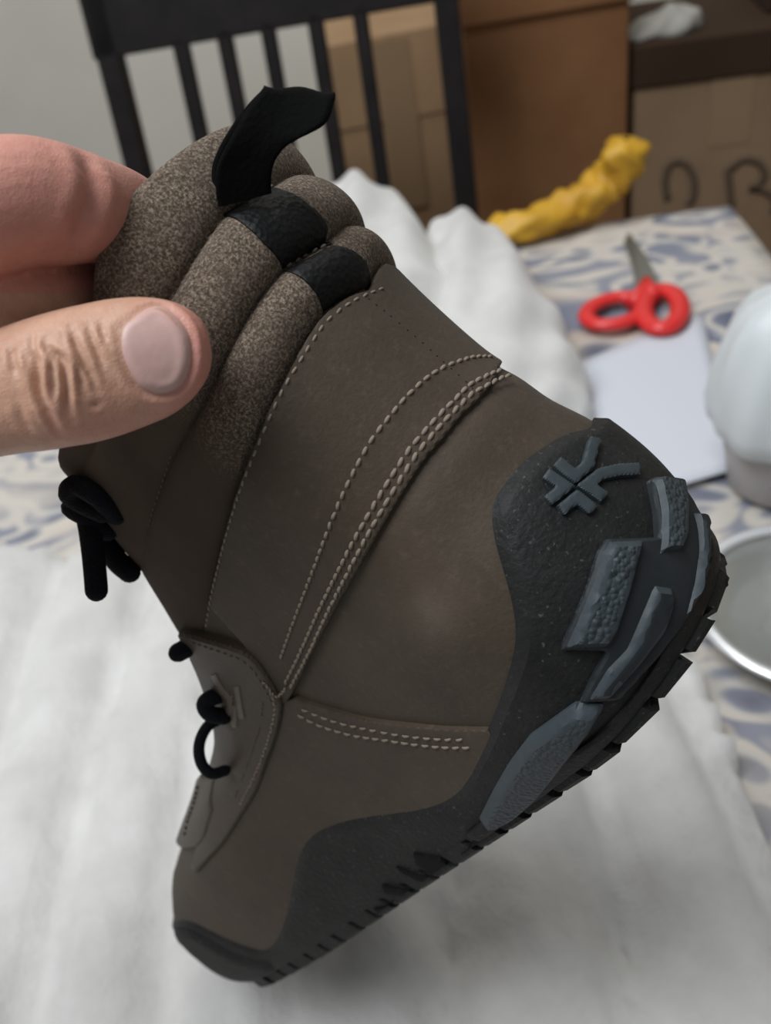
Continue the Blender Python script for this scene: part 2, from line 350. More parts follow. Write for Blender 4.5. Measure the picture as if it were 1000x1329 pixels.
# dish
M = NT('silver_dish', .33, (.80, .80, .76)); M.b.inputs['Metallic'].default_value = 1; M.bump(M.noise(30, 3), .002, .5); MAT['silver'] = M.m
dc = at(1050, 812); dish = empty('shallow_dish', (dc.x, dc.y, TOPZ)); tag(dish, 'shallow silvery dish with a shiny rolled rim behind the boot heel', 'dish')
lathe('bowl', [(.001, .0012), (.045, .0012), (.058, .010), (.066, .022), (.0655, .0235), (.056, .012), (.044, .004), (.001, .004)], MAT['silver'], dish, n=64)
P = [[((.066+.004*math.cos(q))*math.cos(a_), (.066+.004*math.cos(q))*math.sin(a_), .0225+.0022*math.sin(q)) for q in np.linspace(0, 2*math.pi, 9)[:-1]] for a_ in np.linspace(0, 2*math.pi, 73)]
M = NT('bright_rim', .3, (.85, .86, .88)); M.b.inputs['Metallic'].default_value = .6; MAT['rim'] = M.m
V_, F_ = gridmesh(np.array(P), True); pyd('rim', V_, F_, MAT['rim'], dish)

# chair behind the table: plane of its back
M = NT('dark_wood', .5, (.018, .015, .014), .15); M.color(M.ramp(M.noise(30, 4), [(.3, (.008, .0065, .0065)), (.7, (.014, .0115, .011))])); MAT['darkwood'] = M.m
chair = empty('dining_chair'); tag(chair, 'dark wooden slat-back dining chair behind the table', 'chair')
pl = at_y(165, 180, 1.22); pr = at_y(606, 180, 1.16)
cx = Vector((pr.x-pl.x, pr.y-pl.y, 0)); CWID = cx.length; cx.normalize(); cy = Vector((-cx.y, cx.x, 0))   # cy points away from the camera
frame_obj(chair, (pl.x, pl.y, -.76), cx, cy)
zr = (pl.z+pr.z)/2+.76; LEAN = math.tan(math.radians(13))
def slat(name, x0, x1, z0, z1, th, mat=MAT['darkwood'], zr0=zr):
    V = []
    for z_ in (z0, z1):
        o_ = (z_-zr0)*LEAN
        V += [(x0, o_, z_), (x1, o_, z_), (x1, o_+th, z_), (x0, o_+th, z_)]
    o = pyd(name, V, [(0, 3, 2, 1), (4, 5, 6, 7), (0, 1, 5, 4), (1, 2, 6, 5), (2, 3, 7, 6), (3, 0, 4, 7)], mat, chair, smooth=False)
    bv = o.modifiers.new('soft_edge', 'BEVEL'); bv.width = .003; bv.segments = 2; return o
def chx(px, py):
    """position along the chair back for a picture position"""
    d = WM @ np.array([(px-500)/FPX, (py-664.5)/FPX, 1.0]); n = np.array(cy); n = n-np.array([0, 0, LEAN]); o_ = np.array([pl.x, pl.y, zr-.76])
    k = ((o_-CP)@n)/(d@n); p = CP+d*k; return (p-np.array(pl))@np.array(cx), p[2]+.76
xl0, zA = chx(119, 56); xl1, _z = chx(150, 56); xr0, _z = chx(568, 56); xr1, _z = chx(600, 56)
_x, zb1 = chx(150, 66); _x, zb2 = chx(560, 14); zrail = (zb1+zb2)/2
slat('post', xl0, xl1, .40, zrail+.12, .03); slat('post', xr0, xr1, .40, zrail+.12, .03)
slat('top_rail', xl0-.004, xr1+.004, zrail, zrail+.115, .034)
slat('lower_rail', xl1, xr0, .52, .57, .022)
for a_, b_ in ((227, 249), (286, 307), (344, 364), (406, 427), (465, 485)):
    q0, _z = chx(a_, 80); q1, _z = chx(b_, 80); slat('slat', q0, q1, .56, zrail+.01, .014)
rbox('seat', (xl0-.005, -.46, .43), (xr1+.005, -.07, .47), .01, MAT['darkwood'], chair)
for a_ in (xl0, xr1-.04):
    rbox('leg', (a_, -.45, 0), (a_+.04, -.41, .43), .004, MAT['darkwood'], chair)
    rbox('leg', (a_, -.115, 0), (a_+.04, -.075, .43), .004, MAT['darkwood'], chair)

# cardboard boxes behind
def card(name, a, b_):
    M = NT(name, .85, spec=.15); wv = M.n('ShaderNodeTexWave'); wv.inputs['Scale'].default_value = 60; M.link(M.co, wv.inputs['Vector'])
    M.color(M.ramp(M.noise(5, 5, .6), [(.3, a), (.72, b_)])); M.bump(wv.outputs['Fac'], .0006, .15); return M.m
MAT['cardA'] = card('orange_cardboard', (.185, .085, .036), (.28, .14, .066)); MAT['cardB'] = card('tan_cardboard', (.28, .18, .10), (.38, .25, .145))
MAT['cardC'] = card('buff_cardboard', (.21, .14, .085), (.29, .195, .12)); MAT['cardD'] = card('dark_and_shaded_cardboard', (.035, .02, .012), (.05, .03, .018))
M = NT('box_tape', .35, (.27, .18, .105)); MAT['tape'] = M.m
M = NT('marker_ink', .8, (.10, .066, .042)); MAT['ink'] = M.m
def carton(label, x0, x1, y, dep, z0, z1, mat, name='cardboard_box', yaw=0.):
    o = empty(name, ((x0+x1)/2, y, z0)); tag(o, label, 'box'); w2 = (x1-x0)/2
    o.rotation_euler.z = yaw; rbox('body', (-w2, 0, 0), (w2, dep, z1-z0), .004, mat, o); return o, w2
def xz(px, py, y): p = at_y(px, py, y); return p.x, p.z
yA = 1.34
xa0, _ = xz(611, 140, yA); xa1, _ = xz(811, 140, yA); _, zl = xz(700, 20, yA)
bA, wA = carton('tall orange-brown cardboard box right of the chair', xa0, xa1, yA, .30, -.76, zl+.002, MAT['cardA'], yaw=-.12)
rbox('lid', (-wA-.006, -.008, zl+.76), (wA+.006, .308, zl+.76+.10), .004, MAT['cardA'], bA)
yB = 1.66
xb0, _ = xz(427, 150, yB); xb1, zB = xz(600, 24, yB)
bB, wB = carton('tan cardboard box seen through the chair slats', xb0, xb1, yB, .30, -.76, zB, MAT['cardB'])
for s_ in (-1, 1): rbox('flap', (-wB if s_ < 0 else .004, -.003, zB+.76-.14), (-.004 if s_ < 0 else wB, .0, zB+.76-.002), .001, MAT['cardB'], bB)
rbox('tape', (-.03, -.005, zB+.76-.3), (.03, -.003, zB+.76-.01), 0, MAT['tape'], bB)
yC = 1.30
xc0, _ = xz(829, 160, yC); xc1 = xc0+.36; _, zc = xz(900, 110, yC); _, zc2 = xz(900, 54, yC)
bC, wC = carton('buff cardboard box with marker lettering and shaded top at the right', xc0, xc1, yC, .30, -.76, zc, MAT['cardC'], yaw=-.24)
rbox('lid', (-wC-.004, -.006, zc+.76-.001), (wC+.004, .306, zc2+.76), .003, MAT['cardD'], bC)  # shade across the box top, put in as a darker lid part
t0, _ = xz(925, 150, yC); t1, _ = xz(975, 150, yC); _, tz = xz(950, 190, yC); xm = (xc0+xc1)/2
rbox('tape', (t0-xm, -.0012, tz+.76), (t1-xm, .001, zc+.76-.002), 0, MAT['tape'], bC)
def marker(px, cl=False):
    P = np.array([np.array([xz(x, y, yC)[0]-xm, -.0015, xz(x, y, yC)[1]+.76]) for x, y in px]); P = catmull(P, 6)
    n = len(P); T = np.gradient(P, axis=0); T /= np.linalg.norm(T, axis=1)[:, None]; sd = np.cross(T, [0, 1, 0]); V = np.concatenate([P+sd*.0055, P-sd*.0055])
    F = [(k, k+1, n+k+1, n+k) for k in range(n-1)]; o = pyd('marker_stroke', V, F, MAT['ink'], bC)
    s2 = o.modifiers.new('thickness', 'SOLIDIFY'); s2.thickness = .001; s2.offset = 0
marker([(872, 268), (869, 245), (873, 225), (884, 216), (897, 221), (905, 240), (903, 262), (896, 272)])
marker([(950, 270), (948, 245), (946, 220)]); marker([(948, 222), (965, 208), (983, 210), (990, 225), (982, 240), (972, 244)]); marker([(972, 244), (990, 246), (1003, 256), (1000, 274)])
_, zd = xz(950, 34, 1.46); xd0, _ = xz(908, 15, 1.46)
bD = empty('cardboard_box', (xd0+.20, 1.34, zc2)); bD.rotation_euler.z = -.24; tag(bD, 'dark brown cardboard box stacked above the box with marker lettering', 'box')
rbox('body', (-.14, .0, .001), (.17, .2, .2), .004, MAT['cardD'], bD); rbox('lid', (-.145, -.005, .17), (.175, .205, .21), .003, MAT['cardD'], bD)
# crumpled grey paper on the box
M = NT('grey_paper', .9, (.34, .33, .30)); M.bump(M.noise(40, 4), .01, .5); MAT['greypaper'] = M.m
P = []
for i, t in enumerate(np.linspace(0, 1, 22)):
    row = []
    for q in np.linspace(0, math.pi, 13):
        rr = .028*(.35+.65*math.sin(t*math.pi)**.6)*(1+.10*math.sin(i*.6+q*4)+.06*math.sin(i*.9-q*2))
        row.append((-.01+t*.115, .05+rr*1.3*math.cos(q), .0008+rr*math.sin(q)*(.6+.9*t)))
    P.append(row)
V_, F_ = gridmesh(np.array(P)); cp_ = pyd('crumpled_paper', V_, F_, MAT['greypaper']); cp_.location = (xc0+.012, yC+.035, zc2); tag(cp_, 'crumpled pale grey paper lying on the box with marker lettering', 'paper')
sm = cp_.modifiers.new('thickness', 'SOLIDIFY'); sm.thickness = .001; sm.offset = 1

# yellow crumpled bag along the far table edge
M = NT('yellow_plastic', .45, (.62, .33, .02)); M.color(M.ramp(M.noise(12, 4), [(.3, (.50, .25, .012)), (.7, (.72, .42, .03))])); M.bump(M.noise(35, 4), .008, .6); MAT['yellow'] = M.m
yp = catmull(np.array([tuple(at(x, y, z)) for x, y, z in ((630, 300, .014), (662, 296, .016), (700, 287, .019), (735, 271, .022), (764, 256, .028), (788, 236, .040), (806, 212, .060), (812, 180, .088))]), 6)
n_ = len(yp); P = []
for k in range(n_):
    t = yp[min(k+1, n_-1)]-yp[max(k-1, 0)]; t /= np.linalg.norm(t); sd = np.cross(t, [0, 0, 1.]); sd /= np.linalg.norm(sd); up_ = np.cross(sd, t); row = []
    e = math.sqrt(max(.02, 1-(1-min(1, min(k, n_-1-k)/2.5))**2))
    for q in np.linspace(0, 2*math.pi, 17)[:-1]:
        rr = (.014+.011*k/n_)*e*(1+.16*math.sin(3*q+k*.5)+.12*math.sin(5*q-k*.8)+.06*math.sin(8*q+k*1.3)); row.append(yp[k]+sd*rr*1.3*math.cos(q)+up_*rr*math.sin(q))
    P.append(row)
P = np.array(P); P[:, :, 2] = np.maximum(P[:, :, 2], TOPZ+.001)
V_, F_ = gridmesh(P, True); yb = pyd('plastic_bag', V_, F_, MAT['yellow']); tag(yb, 'crumpled yellow plastic bag twisted along the far edge of the table', 'bag')

# ================================================================== BOOT
# boot frame (cm): x heel -> toe, y towards the visible side, z sole -> collar
BR = np.array([[-0.39514, -0.45808, -0.79626], [0.54367, 0.58208, -0.60466], [0.74047, -0.67183, 0.01904]])
BT = np.array([7.8575, 1.5341, 18.2541])
SK = np.array([0, .12, .4, .68, .88, 1])
# v, back x z, front x z, bow, heel radius, half widths
RK = np.array([
 [0.00, 0.98, 0.75, 28.835, 0.80, -0.60, 1.046, 3.00, 3.13, 3.80, 4.50, 4.45, 3.95],
 [0.12, 0.50, 1.45, 29.70, 1.75, -0.52, 1.009, 3.30, 3.46, 3.80, 4.75, 4.78, 4.28],
 [0.25, 0.12, 2.97, 29.87, 3.25, -0.322, 0.95, 3.52, 3.55, 3.62, 4.75, 4.78, 4.29],
 [0.38, 0.10, 4.525, 29.199, 4.655, 0.031, 0.93, 3.62, 3.62, 3.62, 4.598, 4.389, 3.908],
 [0.50, 0.22, 5.762, 26.751, 5.758, 0.09, 0.959, 3.395, 3.435, 3.507, 3.997, 3.624, 3.404],
 [0.60, 0.19, 6.61, 21.745, 6.619, -0.082, 0.976, 3.255, 3.328, 3.402, 3.593, 3.187, 3.001],
 [0.70, 0.31, 7.826, 17.16, 7.726, -0.128, 0.986, 3.23, 3.318, 3.399, 3.285, 2.859, 2.602],
 [0.80, 0.05, 10.527, 13.646, 10.337, -0.08, 0.977, 3.341, 3.536, 3.496, 3.38, 2.757, 2.405],
 [0.90, -0.42, 12.303, 10.977, 13.265, -0.082, 0.975, 3.65, 3.732, 3.695, 3.607, 3.078, 2.921],
 [1.00, -0.635, 14.554, 9.097, 15.678, -0.098, 0.987, 3.764, 3.873, 3.881, 3.793, 3.333, 3.228]])
def cspl(x, xs, ys):
    h = np.diff(xs); d = (np.diff(ys, axis=0).T/h).T; m = np.zeros_like(ys)
    m[1:-1] = ((d[:-1].T*h[1:]+d[1:].T*h[:-1])/(h[1:]+h[:-1])).T; m[0] = d[0]; m[-1] = d[-1]
    i = np.clip(np.searchsorted(xs, x, side='right')-1, 0, len(xs)-2); hh = h[i]; t = (x-xs[i])/hh
    if ys.ndim > 1: t = t[:, None]; hh = hh[:, None]
    return (2*t**3-3*t**2+1)*ys[i]+(t**3-2*t**2+t)*hh*m[i]+(-2*t**3+3*t**2)*ys[i+1]+(t**3-t**2)*hh*m[i+1]
def wspl(s, W):
    """row-wise version: W (n, 6) values at SK"""
    h = np.diff(SK); d = np.diff(W, axis=1)/h; m = np.zeros_like(W)
    m[:, 1:-1] = (d[:, :-1]*h[1:]+d[:, 1:]*h[:-1])/(h[1:]+h[:-1]); m[:, 0] = d[:, 0]; m[:, -1] = d[:, -1]
    i = np.clip(np.searchsorted(SK, s, side='right')-1, 0, len(SK)-2); r = np.arange(len(s)); hh = h[i]; t = (s-SK[i])/hh
    return (2*t**3-3*t**2+1)*W[r, i]+(t**3-2*t**2+t)*hh*m[r, i]+(-2*t**3+3*t**2)*W[r, i+1]+(t**3-t**2)*hh*m[r, i+1]
def cap(t): return np.sqrt(np.clip(1-(1-np.clip(t, 0, 1))**2, 0, 1))
def S0(u, v):
    u = np.asarray(u, float).ravel(); v = np.clip(np.asarray(v, float).ravel(), 0, 1)
    k = cspl(v, RK[:, 0], RK[:, 1:]); a = np.abs(u); s = (1-np.cos(np.pi*a))/2
    L = np.abs(k[:, 2]-k[:, 0]); xx = s*L
    wd = wspl(s, k[:, 6:])*cap(xx/(3.5*k[:, 5]))*cap((L-xx)/(2.2+L/12))
    x = k[:, 0]+(k[:, 2]-k[:, 0])*s; z = k[:, 1]+(k[:, 3]-k[:, 1])*s+4*k[:, 4]*s*(1-s)
    y = 1.2*np.clip((x-16)/14, 0, 1)**1.5+np.sign(u)*wd
    return np.c_[x, y, z]
def normal(f, u, v, e=2e-3):
    u = np.asarray(u, float).ravel(); v = np.asarray(v, float).ravel()
    v1 = np.clip(v+e, 0, 1); v0 = np.clip(v-e, 0, 1)
    n = np.cross(f(u, v1)-f(u, v0), f(u+e, v)-f(u-e, v)); return n/(np.linalg.norm(n, axis=1)[:, None]+1e-12)
def proj(X):
    c = X@BR.T+BT; return np.c_[500+FPX*c[:, 0]/c[:, 2], 664.5+FPX*c[:, 1]/c[:, 2]], c[:, 2]
class Picker:
    """nearest visible surface parameter (u, v) for a picture position"""
    def __init__(s, f, nu=221, nv=161):
        s.f = f; U, V = np.meshgrid(np.linspace(-.999, .999, nu), np.linspace(0, 1, nv)); s.U = U.ravel(); s.V = V.ravel()
        P = f(s.U, s.V); n = normal(f, s.U, s.V); s.q, s.d = proj(P)
        view = -(P@BR.T+BT); k = (n@BR.T*view).sum(1) > 0
        s.U, s.V, s.q, s.d = s.U[k], s.V[k], s.q[k], s.d[k]
    def __call__(s, pts):
        T_ = np.asarray(pts, float); n = len(T_); uv = np.zeros((n, 2)); ok = np.zeros(n, bool)
        for i_, (x, y) in enumerate(T_):
            dd = np.hypot(s.q[:, 0]-x, s.q[:, 1]-y); c = np.where(dd < 11)[0]; ok[i_] = len(c) > 0
            k = c[np.argmin(s.d[c]+dd[c]*.02)] if len(c) else int(np.argmin(dd))
            uv[i_] = s.U[k], s.V[k]
        e = 1e-4
        for _ in range(6):
            q, _d = proj(s.f(np.r_[uv[:, 0], uv[:, 0]+e, uv[:, 0]], np.r_[uv[:, 1], uv[:, 1], np.minimum(uv[:, 1]+e, 1)]))
            q0, q1, q2 = q[:n], q[n:2*n], q[2*n:]
            r = q0-T_; J = np.stack([(q1-q0)/e, (q2-q0)/e], 2)
            H = np.einsum('nki,nkj->nij', J, J)+np.eye(2)*30.; g_ = np.einsum('nki,nk->ni', J, r)
            st = -np.linalg.solve(H, g_[:, :, None])[:, :, 0]
            uv = np.where(ok[:, None], uv+np.clip(st, -.01, .01), uv); uv[:, 1] = np.clip(uv[:, 1], 0, .999)
        return uv
pick0 = Picker(S0)

# ---- collar creases (picture positions on the base shape -> surface parameters, symmetric about the heel seam)
C3 = [(488, 374), (470, 381), (448, 391), (425, 404), (410, 420), (398, 440), (386, 461), (371, 490), (350, 532), (333, 572), (318, 612), (303, 660), (290, 708), (280, 752), (272, 790), (266, 815)]
C2 = [(402, 330), (385, 340), (366, 350), (345, 376), (322, 410), (303, 443), (286, 478), (268, 520), (245, 560), (224, 595), (206, 640), (192, 685), (185, 720)]
C1 = [(322, 262), (306, 268), (290, 278), (268, 308), (250, 337), (230, 371), (211, 405), (190, 445), (165, 490), (140, 540), (115, 590), (105, 625)]
def curve(px):
    uv = pick0(px); a = np.abs(uv[:, 0]); a[0] = 0; o = np.argsort(a); return a[o], uv[o, 1]
cv3, cv2, cv1 = curve(C3), curve(C2), curve(C1)
def smooth_curve(c, a):
    g = np.linspace(0, 1, 101); y = np.interp(g, c[0], c[1])
    k = np.exp(-np.linspace(-2, 2, 9)**2); k /= k.sum(); y = np.convolve(np.pad(y, 4, mode='edge'), k, 'valid')
    return np.interp(a, g, y)
def vcs(u):
    a = np.abs(u); x3 = smooth_curve(cv3, a); x2 = smooth_curve(cv2, a); x1 = smooth_curve(cv1, a)
    x3 = np.minimum(x3, .9); x2 = np.maximum(x2, x3+.02); x1 = np.maximum(x1, x2+.02); x1 = np.minimum(x1, .975); x2 = np.minimum(x2, x1-.015)
    return x3, x2, x1
def rolls(u, v):
    x3, x2, x1 = vcs(u); a = np.abs(u)
    amp = .50*(1-.85*np.clip((a-.30)/.30, 0, 1)**1.0)
    d = np.zeros_like(v)
    for lo, hi, k in ((x3, x2, 1.), (x2, x1, 1.), (x1, np.full_like(v, 1.03), 1.)):
        t = (v-lo)/(hi-lo); inn = (t > 0) & (t <= 1)
        d = np.where(inn, amp*k*(np.clip(1-(2*np.clip(t, 0, 1)-1)**2, 0, 1)**.55)-.18*amp/.5, d)
    return d
def S(u, v):
    u = np.asarray(u, float).ravel(); v = np.asarray(v, float).ravel()
    return S0(u, v)+normal(S0, u, v)*rolls(u, v)[:, None]
pick = Picker(S)

BOOT = empty('hiking_boot')
_rot = WM@BR; mw = Matrix.Identity(4)
for i in range(3):
    for j in range(3): mw[i][j] = _rot[i, j]
    mw[i][3] = (CP+WM@(BT*.01))[i]
BOOT.matrix_world = mw
tag(BOOT, 'brown nubuck leather hiking boot with padded collar, held up heel first by the hand', 'boot')
cm = .01

# worn pale spot in the nubuck of the heel panel
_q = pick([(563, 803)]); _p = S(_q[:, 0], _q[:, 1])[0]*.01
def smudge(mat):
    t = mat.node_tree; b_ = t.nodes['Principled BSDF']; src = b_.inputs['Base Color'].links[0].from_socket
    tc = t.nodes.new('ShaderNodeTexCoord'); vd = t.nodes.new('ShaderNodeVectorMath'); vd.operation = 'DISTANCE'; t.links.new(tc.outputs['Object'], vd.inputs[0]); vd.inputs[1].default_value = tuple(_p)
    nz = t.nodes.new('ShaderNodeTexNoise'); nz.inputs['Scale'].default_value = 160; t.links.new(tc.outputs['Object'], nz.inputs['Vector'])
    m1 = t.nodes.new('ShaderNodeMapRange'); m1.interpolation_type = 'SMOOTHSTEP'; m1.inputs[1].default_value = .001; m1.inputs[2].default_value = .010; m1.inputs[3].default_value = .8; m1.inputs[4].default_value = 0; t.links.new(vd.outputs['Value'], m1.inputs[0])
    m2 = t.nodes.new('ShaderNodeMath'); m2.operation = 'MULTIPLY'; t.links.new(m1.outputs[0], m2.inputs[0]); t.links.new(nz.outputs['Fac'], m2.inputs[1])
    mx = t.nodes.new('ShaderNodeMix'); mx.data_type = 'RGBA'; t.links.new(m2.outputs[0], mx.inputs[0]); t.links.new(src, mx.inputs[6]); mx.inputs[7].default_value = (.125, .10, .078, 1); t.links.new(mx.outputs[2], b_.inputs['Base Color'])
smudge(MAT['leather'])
# ---- upper shell (closed below) and collar with lining
NU = 241
us = np.linspace(-1, 1, NU)[:-1]
x3s = vcs(us)[0]
rows = [S(us, np.full_like(us, 0)+x3s*t) for t in np.r_[np.linspace(0, 1, 90)]]
P = np.array(rows)
# bottom cap rings
ctr = P[0].mean(0)
mid = P[0].copy(); mid[:, 1] = 1.2*np.clip((mid[:, 0]-16)/14, 0, 1)**1.5
capr = [P[0]+(mid-P[0])*t for t in (1., .6, .2)]
P = np.concatenate([np.array(capr), P])
V_, F_ = gridmesh(P, True)
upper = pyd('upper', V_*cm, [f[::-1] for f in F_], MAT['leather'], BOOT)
au = np.abs(us); sm_ = np.clip((au-.20)/.16, 0, 1); sm_ = sm_*sm_*(3-2*sm_); vtop = 1-.045*sm_
nrm = normal(S0, us, vtop-.01)
rows = []
for t in np.linspace(0, 1, 100):
    vv_ = x3s+(vtop-x3s)*t; rows.append(S(us, vv_)-(normal(S0, us, vv_)*.06 if t == 0 else 0))
top = rows[-1]; upv = top-rows[-6]; upv /= np.linalg.norm(upv, axis=1)[:, None]
for ph in np.linspace(0.25, math.pi, 9):
    rows.append(top-nrm*.35*(1-math.cos(ph))+upv*.3*math.sin(ph))
for vl in np.linspace(.94, .55, 14):
    rows.append(S0(us, np.full_like(us, vl))-normal(S0, us, np.full_like(us, vl))*.85)
P = np.array(rows)
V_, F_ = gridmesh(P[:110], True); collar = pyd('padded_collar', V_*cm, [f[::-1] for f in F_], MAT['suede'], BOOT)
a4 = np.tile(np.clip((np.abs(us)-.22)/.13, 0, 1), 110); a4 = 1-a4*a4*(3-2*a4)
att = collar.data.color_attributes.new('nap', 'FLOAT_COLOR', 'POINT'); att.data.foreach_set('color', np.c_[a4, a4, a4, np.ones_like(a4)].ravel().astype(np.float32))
collar['label'] = 'taupe suede padded collar in three rolls'
V_, F_ = gridmesh(P[108:], True); pyd('lining', V_*cm, [f[::-1] for f in F_], MAT['lining'], BOOT)

# ---- panels draped on the shell
SU, SV = 20., 16.
def drape(name, uv, thick, rad, mat, parent=BOOT, step=.16, base=-.05, f=S, bstep=None, prof=None, sharp=math.radians(30), edge=.45, top_mat=None):
    uv = np.asarray(uv, float); A = uv*np.array([SU, SV]); A = resample(np.vstack([A, A[:1]]), bstep or min(step, .22))[:-1]
    area2 = 0.5*np.sum(A[:, 0]*np.roll(A[:, 1], -1)-np.roll(A[:, 0], -1)*A[:, 1])
    if area2 < 0: A = A[::-1]
    n = len(A); t = np.roll(A, -1, 0)-np.roll(A, 1, 0); t /= np.linalg.norm(t, axis=1)[:, None]+1e-9; inw = np.c_[-t[:, 1], t[:, 0]]
    pts = [Vector(p) for p in A]
    def dist(Q): return np.concatenate([np.sqrt(((Q[k:k+300, None]-A[None])**2).sum(2)).min(1) for k in range(0, len(Q), 300)]) if len(Q) else np.zeros(0)
    def inside(Q):
        x, y = Q[:, 0], Q[:, 1]; c = np.zeros(len(Q), bool); B = np.roll(A, -1, 0)
        for (x0, y0), (x1, y1) in zip(A, B):
            k = (y0 > y) != (y1 > y); c ^= k & (x < (x1-x0)*(y-y0)/(y1-y0+1e-15)+x0)
        return c
    for fr in ((.35, 1.0) if prof is None else (.5, 1.0)):
        Q = A+inw*rad*fr; ok = inside(Q) & (dist(Q) > rad*fr*.8); pts += [Vector(p) for p in Q[ok]]
    gx, gy = np.meshgrid(np.arange(A[:, 0].min(), A[:, 0].max(), step), np.arange(A[:, 1].min(), A[:, 1].max(), step)); Q = np.c_[gx.ravel(), gy.ravel()]
    Q = Q[inside(Q)]; Q = Q[dist(Q) > rad*1.0+step*.4]; pts += [Vector(p) for p in Q]
    r = delaunay_2d_cdt(pts, [], [list(range(n))], 1, 1e-5)
    W = np.array([tuple(p) for p in r[0]]); uu, vv = W[:, 0]/SU, np.clip(W[:, 1]/SV, 0, 1)
    X = f(uu, vv); N = normal(f if f is S0 else S0, uu, vv)
    bd = f(A[:, 0]/SU, np.clip(A[:, 1]/SV, 0, 1))
    bd = resample(np.vstack([bd, bd[:1]]), .05)
    dmin = np.concatenate([np.sqrt(((X[k:k+400, None]-bd[None])**2).sum(2)).min(1) for k in range(0, len(X), 400)])
    pr_ = cap(dmin/rad) if prof is None else prof(dmin)
    h = thick*(edge+(1-edge)*pr_)
    Fc = [tuple(q) for q in r[2]]
    a, b, c = Fc[len(Fc)//2]; s = np.cross(X[b]-X[a], X[c]-X[a])@N[a]
    if s < 0: Fc = [q[::-1] for q in Fc]
    # side wall down to (a little below) the carrying surface
    omap = {}
    for k, l_ in enumerate(r[3]):
        for i_ in l_: omap.setdefault(i_, k)
    ring_i = [omap[i] for i in range(n) if i in omap]; nx = len(X)
    low = np.array([X[i]+N[i]*base for i in ring_i]); m2 = len(ring_i)
    a0, b0 = ring_i[0], ring_i[1]
    wall = [(ring_i[(k+1) % m2], ring_i[k], nx+k, nx+(k+1) % m2) for k in range(m2)]
    fs = {(q[i], q[(i+1) % 3]) for q in Fc for i in range(3)}
    if (ring_i[1], ring_i[0]) in fs: wall = [q[::-1] for q in wall]
    o = pyd(name, np.vstack([X+N*h[:, None], low])*cm, Fc+wall, mat, parent)
    if top_mat:
        o.data.materials.append(top_mat)
        o.data.polygons.foreach_set('material_index', [1 if (len(q) == 3 and min(pr_[i] for i in q) > .93) else 0 for q in Fc+wall])
    if sharp:
        b = bmesh.new(); b.from_mesh(o.data)
        for e in b.edges:
            if len(e.link_faces) == 2 and e.calc_face_angle(0) > sharp: e.smooth = False
        b.to_mesh(o.data); b.free()
    return o
def mirror(uv): return np.asarray(uv)*np.array([-1, 1])
def uvs(px, smooth=0, f=None):
    P_ = catmull(px, smooth) if smooth else np.asarray(px, float)
    return (f or pick)(P_)
def smooth_uv(q, it=2):
    q = q.copy()
    for _ in range(it): q[1:-1] = .25*q[:-2]+.5*q[1:-1]+.25*q[2:]
    return q
def half(px, smooth=3, cb=True, front=False):
    q = uvs(px, smooth)
    q[:, 0] = np.abs(q[:, 0])
    if cb: q[0, 0] = 0
    if front: q[-1, 0] = 1
    return q

CUPL = [(760, 561), (740, 565), (720, 573), (702, 585), (680, 599), (656, 627), (639, 655), (640, 690), (650, 730), (662, 770), (669, 810), (667, 845), (655, 890), (640, 930), (622, 972), (600, 1012), (575, 1032), (540, 1043), (490, 1050), (450, 1057), (415, 1070), (395, 1088), (384, 1115), (378, 1150), (370, 1185), (360, 1210), (346, 1226), (328, 1223), (300, 1213), (268, 1197), (245, 1187), (224, 1190)]
cupq = smooth_uv(uvs(CUPL, 3), 1); cupq[-1, 0] = 1
far = cupq[cupq[:, 0] > .075].copy(); far[:, 1] -= .09*np.exp(-((far[:, 0]-.06)/.13)**2); far[:, 0] *= -1
# sole: whole rubber shell from the wavy top edge down under the boot, both sides
lowv = np.array([(x, .004) for x in np.linspace(1, -1, 40)])
solepoly = np.vstack([far[::-1], cupq, lowv])
def cupprof(d): return np.clip(d/.27, 0, 1)
drape('rubber_sole', solepoly, .26, .30, MAT['rubber'], step=.18, bstep=.11, prof=cupprof, edge=.3)

STRAPL = [(622, 520), (597, 542), (572, 573), (549, 599), (510, 660), (480, 712), (450, 765), (420, 820), (396, 868), (379, 902)]
C3H = np.c_[np.linspace(0, .99, 40), smooth_curve(cv3, np.linspace(0, .99, 40))]
strapq = half(STRAPL, 3)
kx = strapq[-1, 0]
c3part = C3H[C3H[:, 0] <= max(kx+.1, .5)]
qp = np.vstack([strapq, [[strapq[-1, 0]+.03, strapq[-1, 1]+.005]], c3part[::-1]])
qp[-1, 0] = 0
quarter = np.vstack([qp[:-1], mirror(qp)[::-1][:-1]])
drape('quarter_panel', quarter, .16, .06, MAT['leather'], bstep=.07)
VAMP = [(387, 902), (429, 917), (478, 931), (528, 937), (577, 942), (634, 943), (660, 960), (630, 1040), (560, 1085), (450, 1095), (405, 1140), (385, 1230), (340, 1245), (240, 1215), (228, 1170), (230, 1130), (248, 1085), (268, 1040), (310, 1000), (350, 940), (372, 906)]
vt_ = smooth_uv(uvs(VAMP[:6], 6), 6); vq = np.vstack([vt_, uvs(VAMP[6:])])
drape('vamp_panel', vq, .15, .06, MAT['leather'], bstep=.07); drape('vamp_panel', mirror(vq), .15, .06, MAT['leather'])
EYE = [(238, 814), (261, 818), (301, 830), (328, 841), (345, 858), (355, 874), (368, 896), (371, 915), (365, 945), (351, 983), (338, 1020), (320, 1050), (297, 1087), (275, 1112), (262, 1128), (256, 1122), (262, 1100), (272, 1060), (276, 1020), (282, 990), (288, 960), (284, 930), (274, 895), (256, 850)]
eq = np.vstack([smooth_uv(uvs(EYE[:15], 5), 5), uvs(EYE[15:])])
drape('eyestay', eq, .30, .09, MAT['leather_smooth'], bstep=.08); drape('eyestay', mirror(eq), .30, .09, MAT['leather_smooth'])

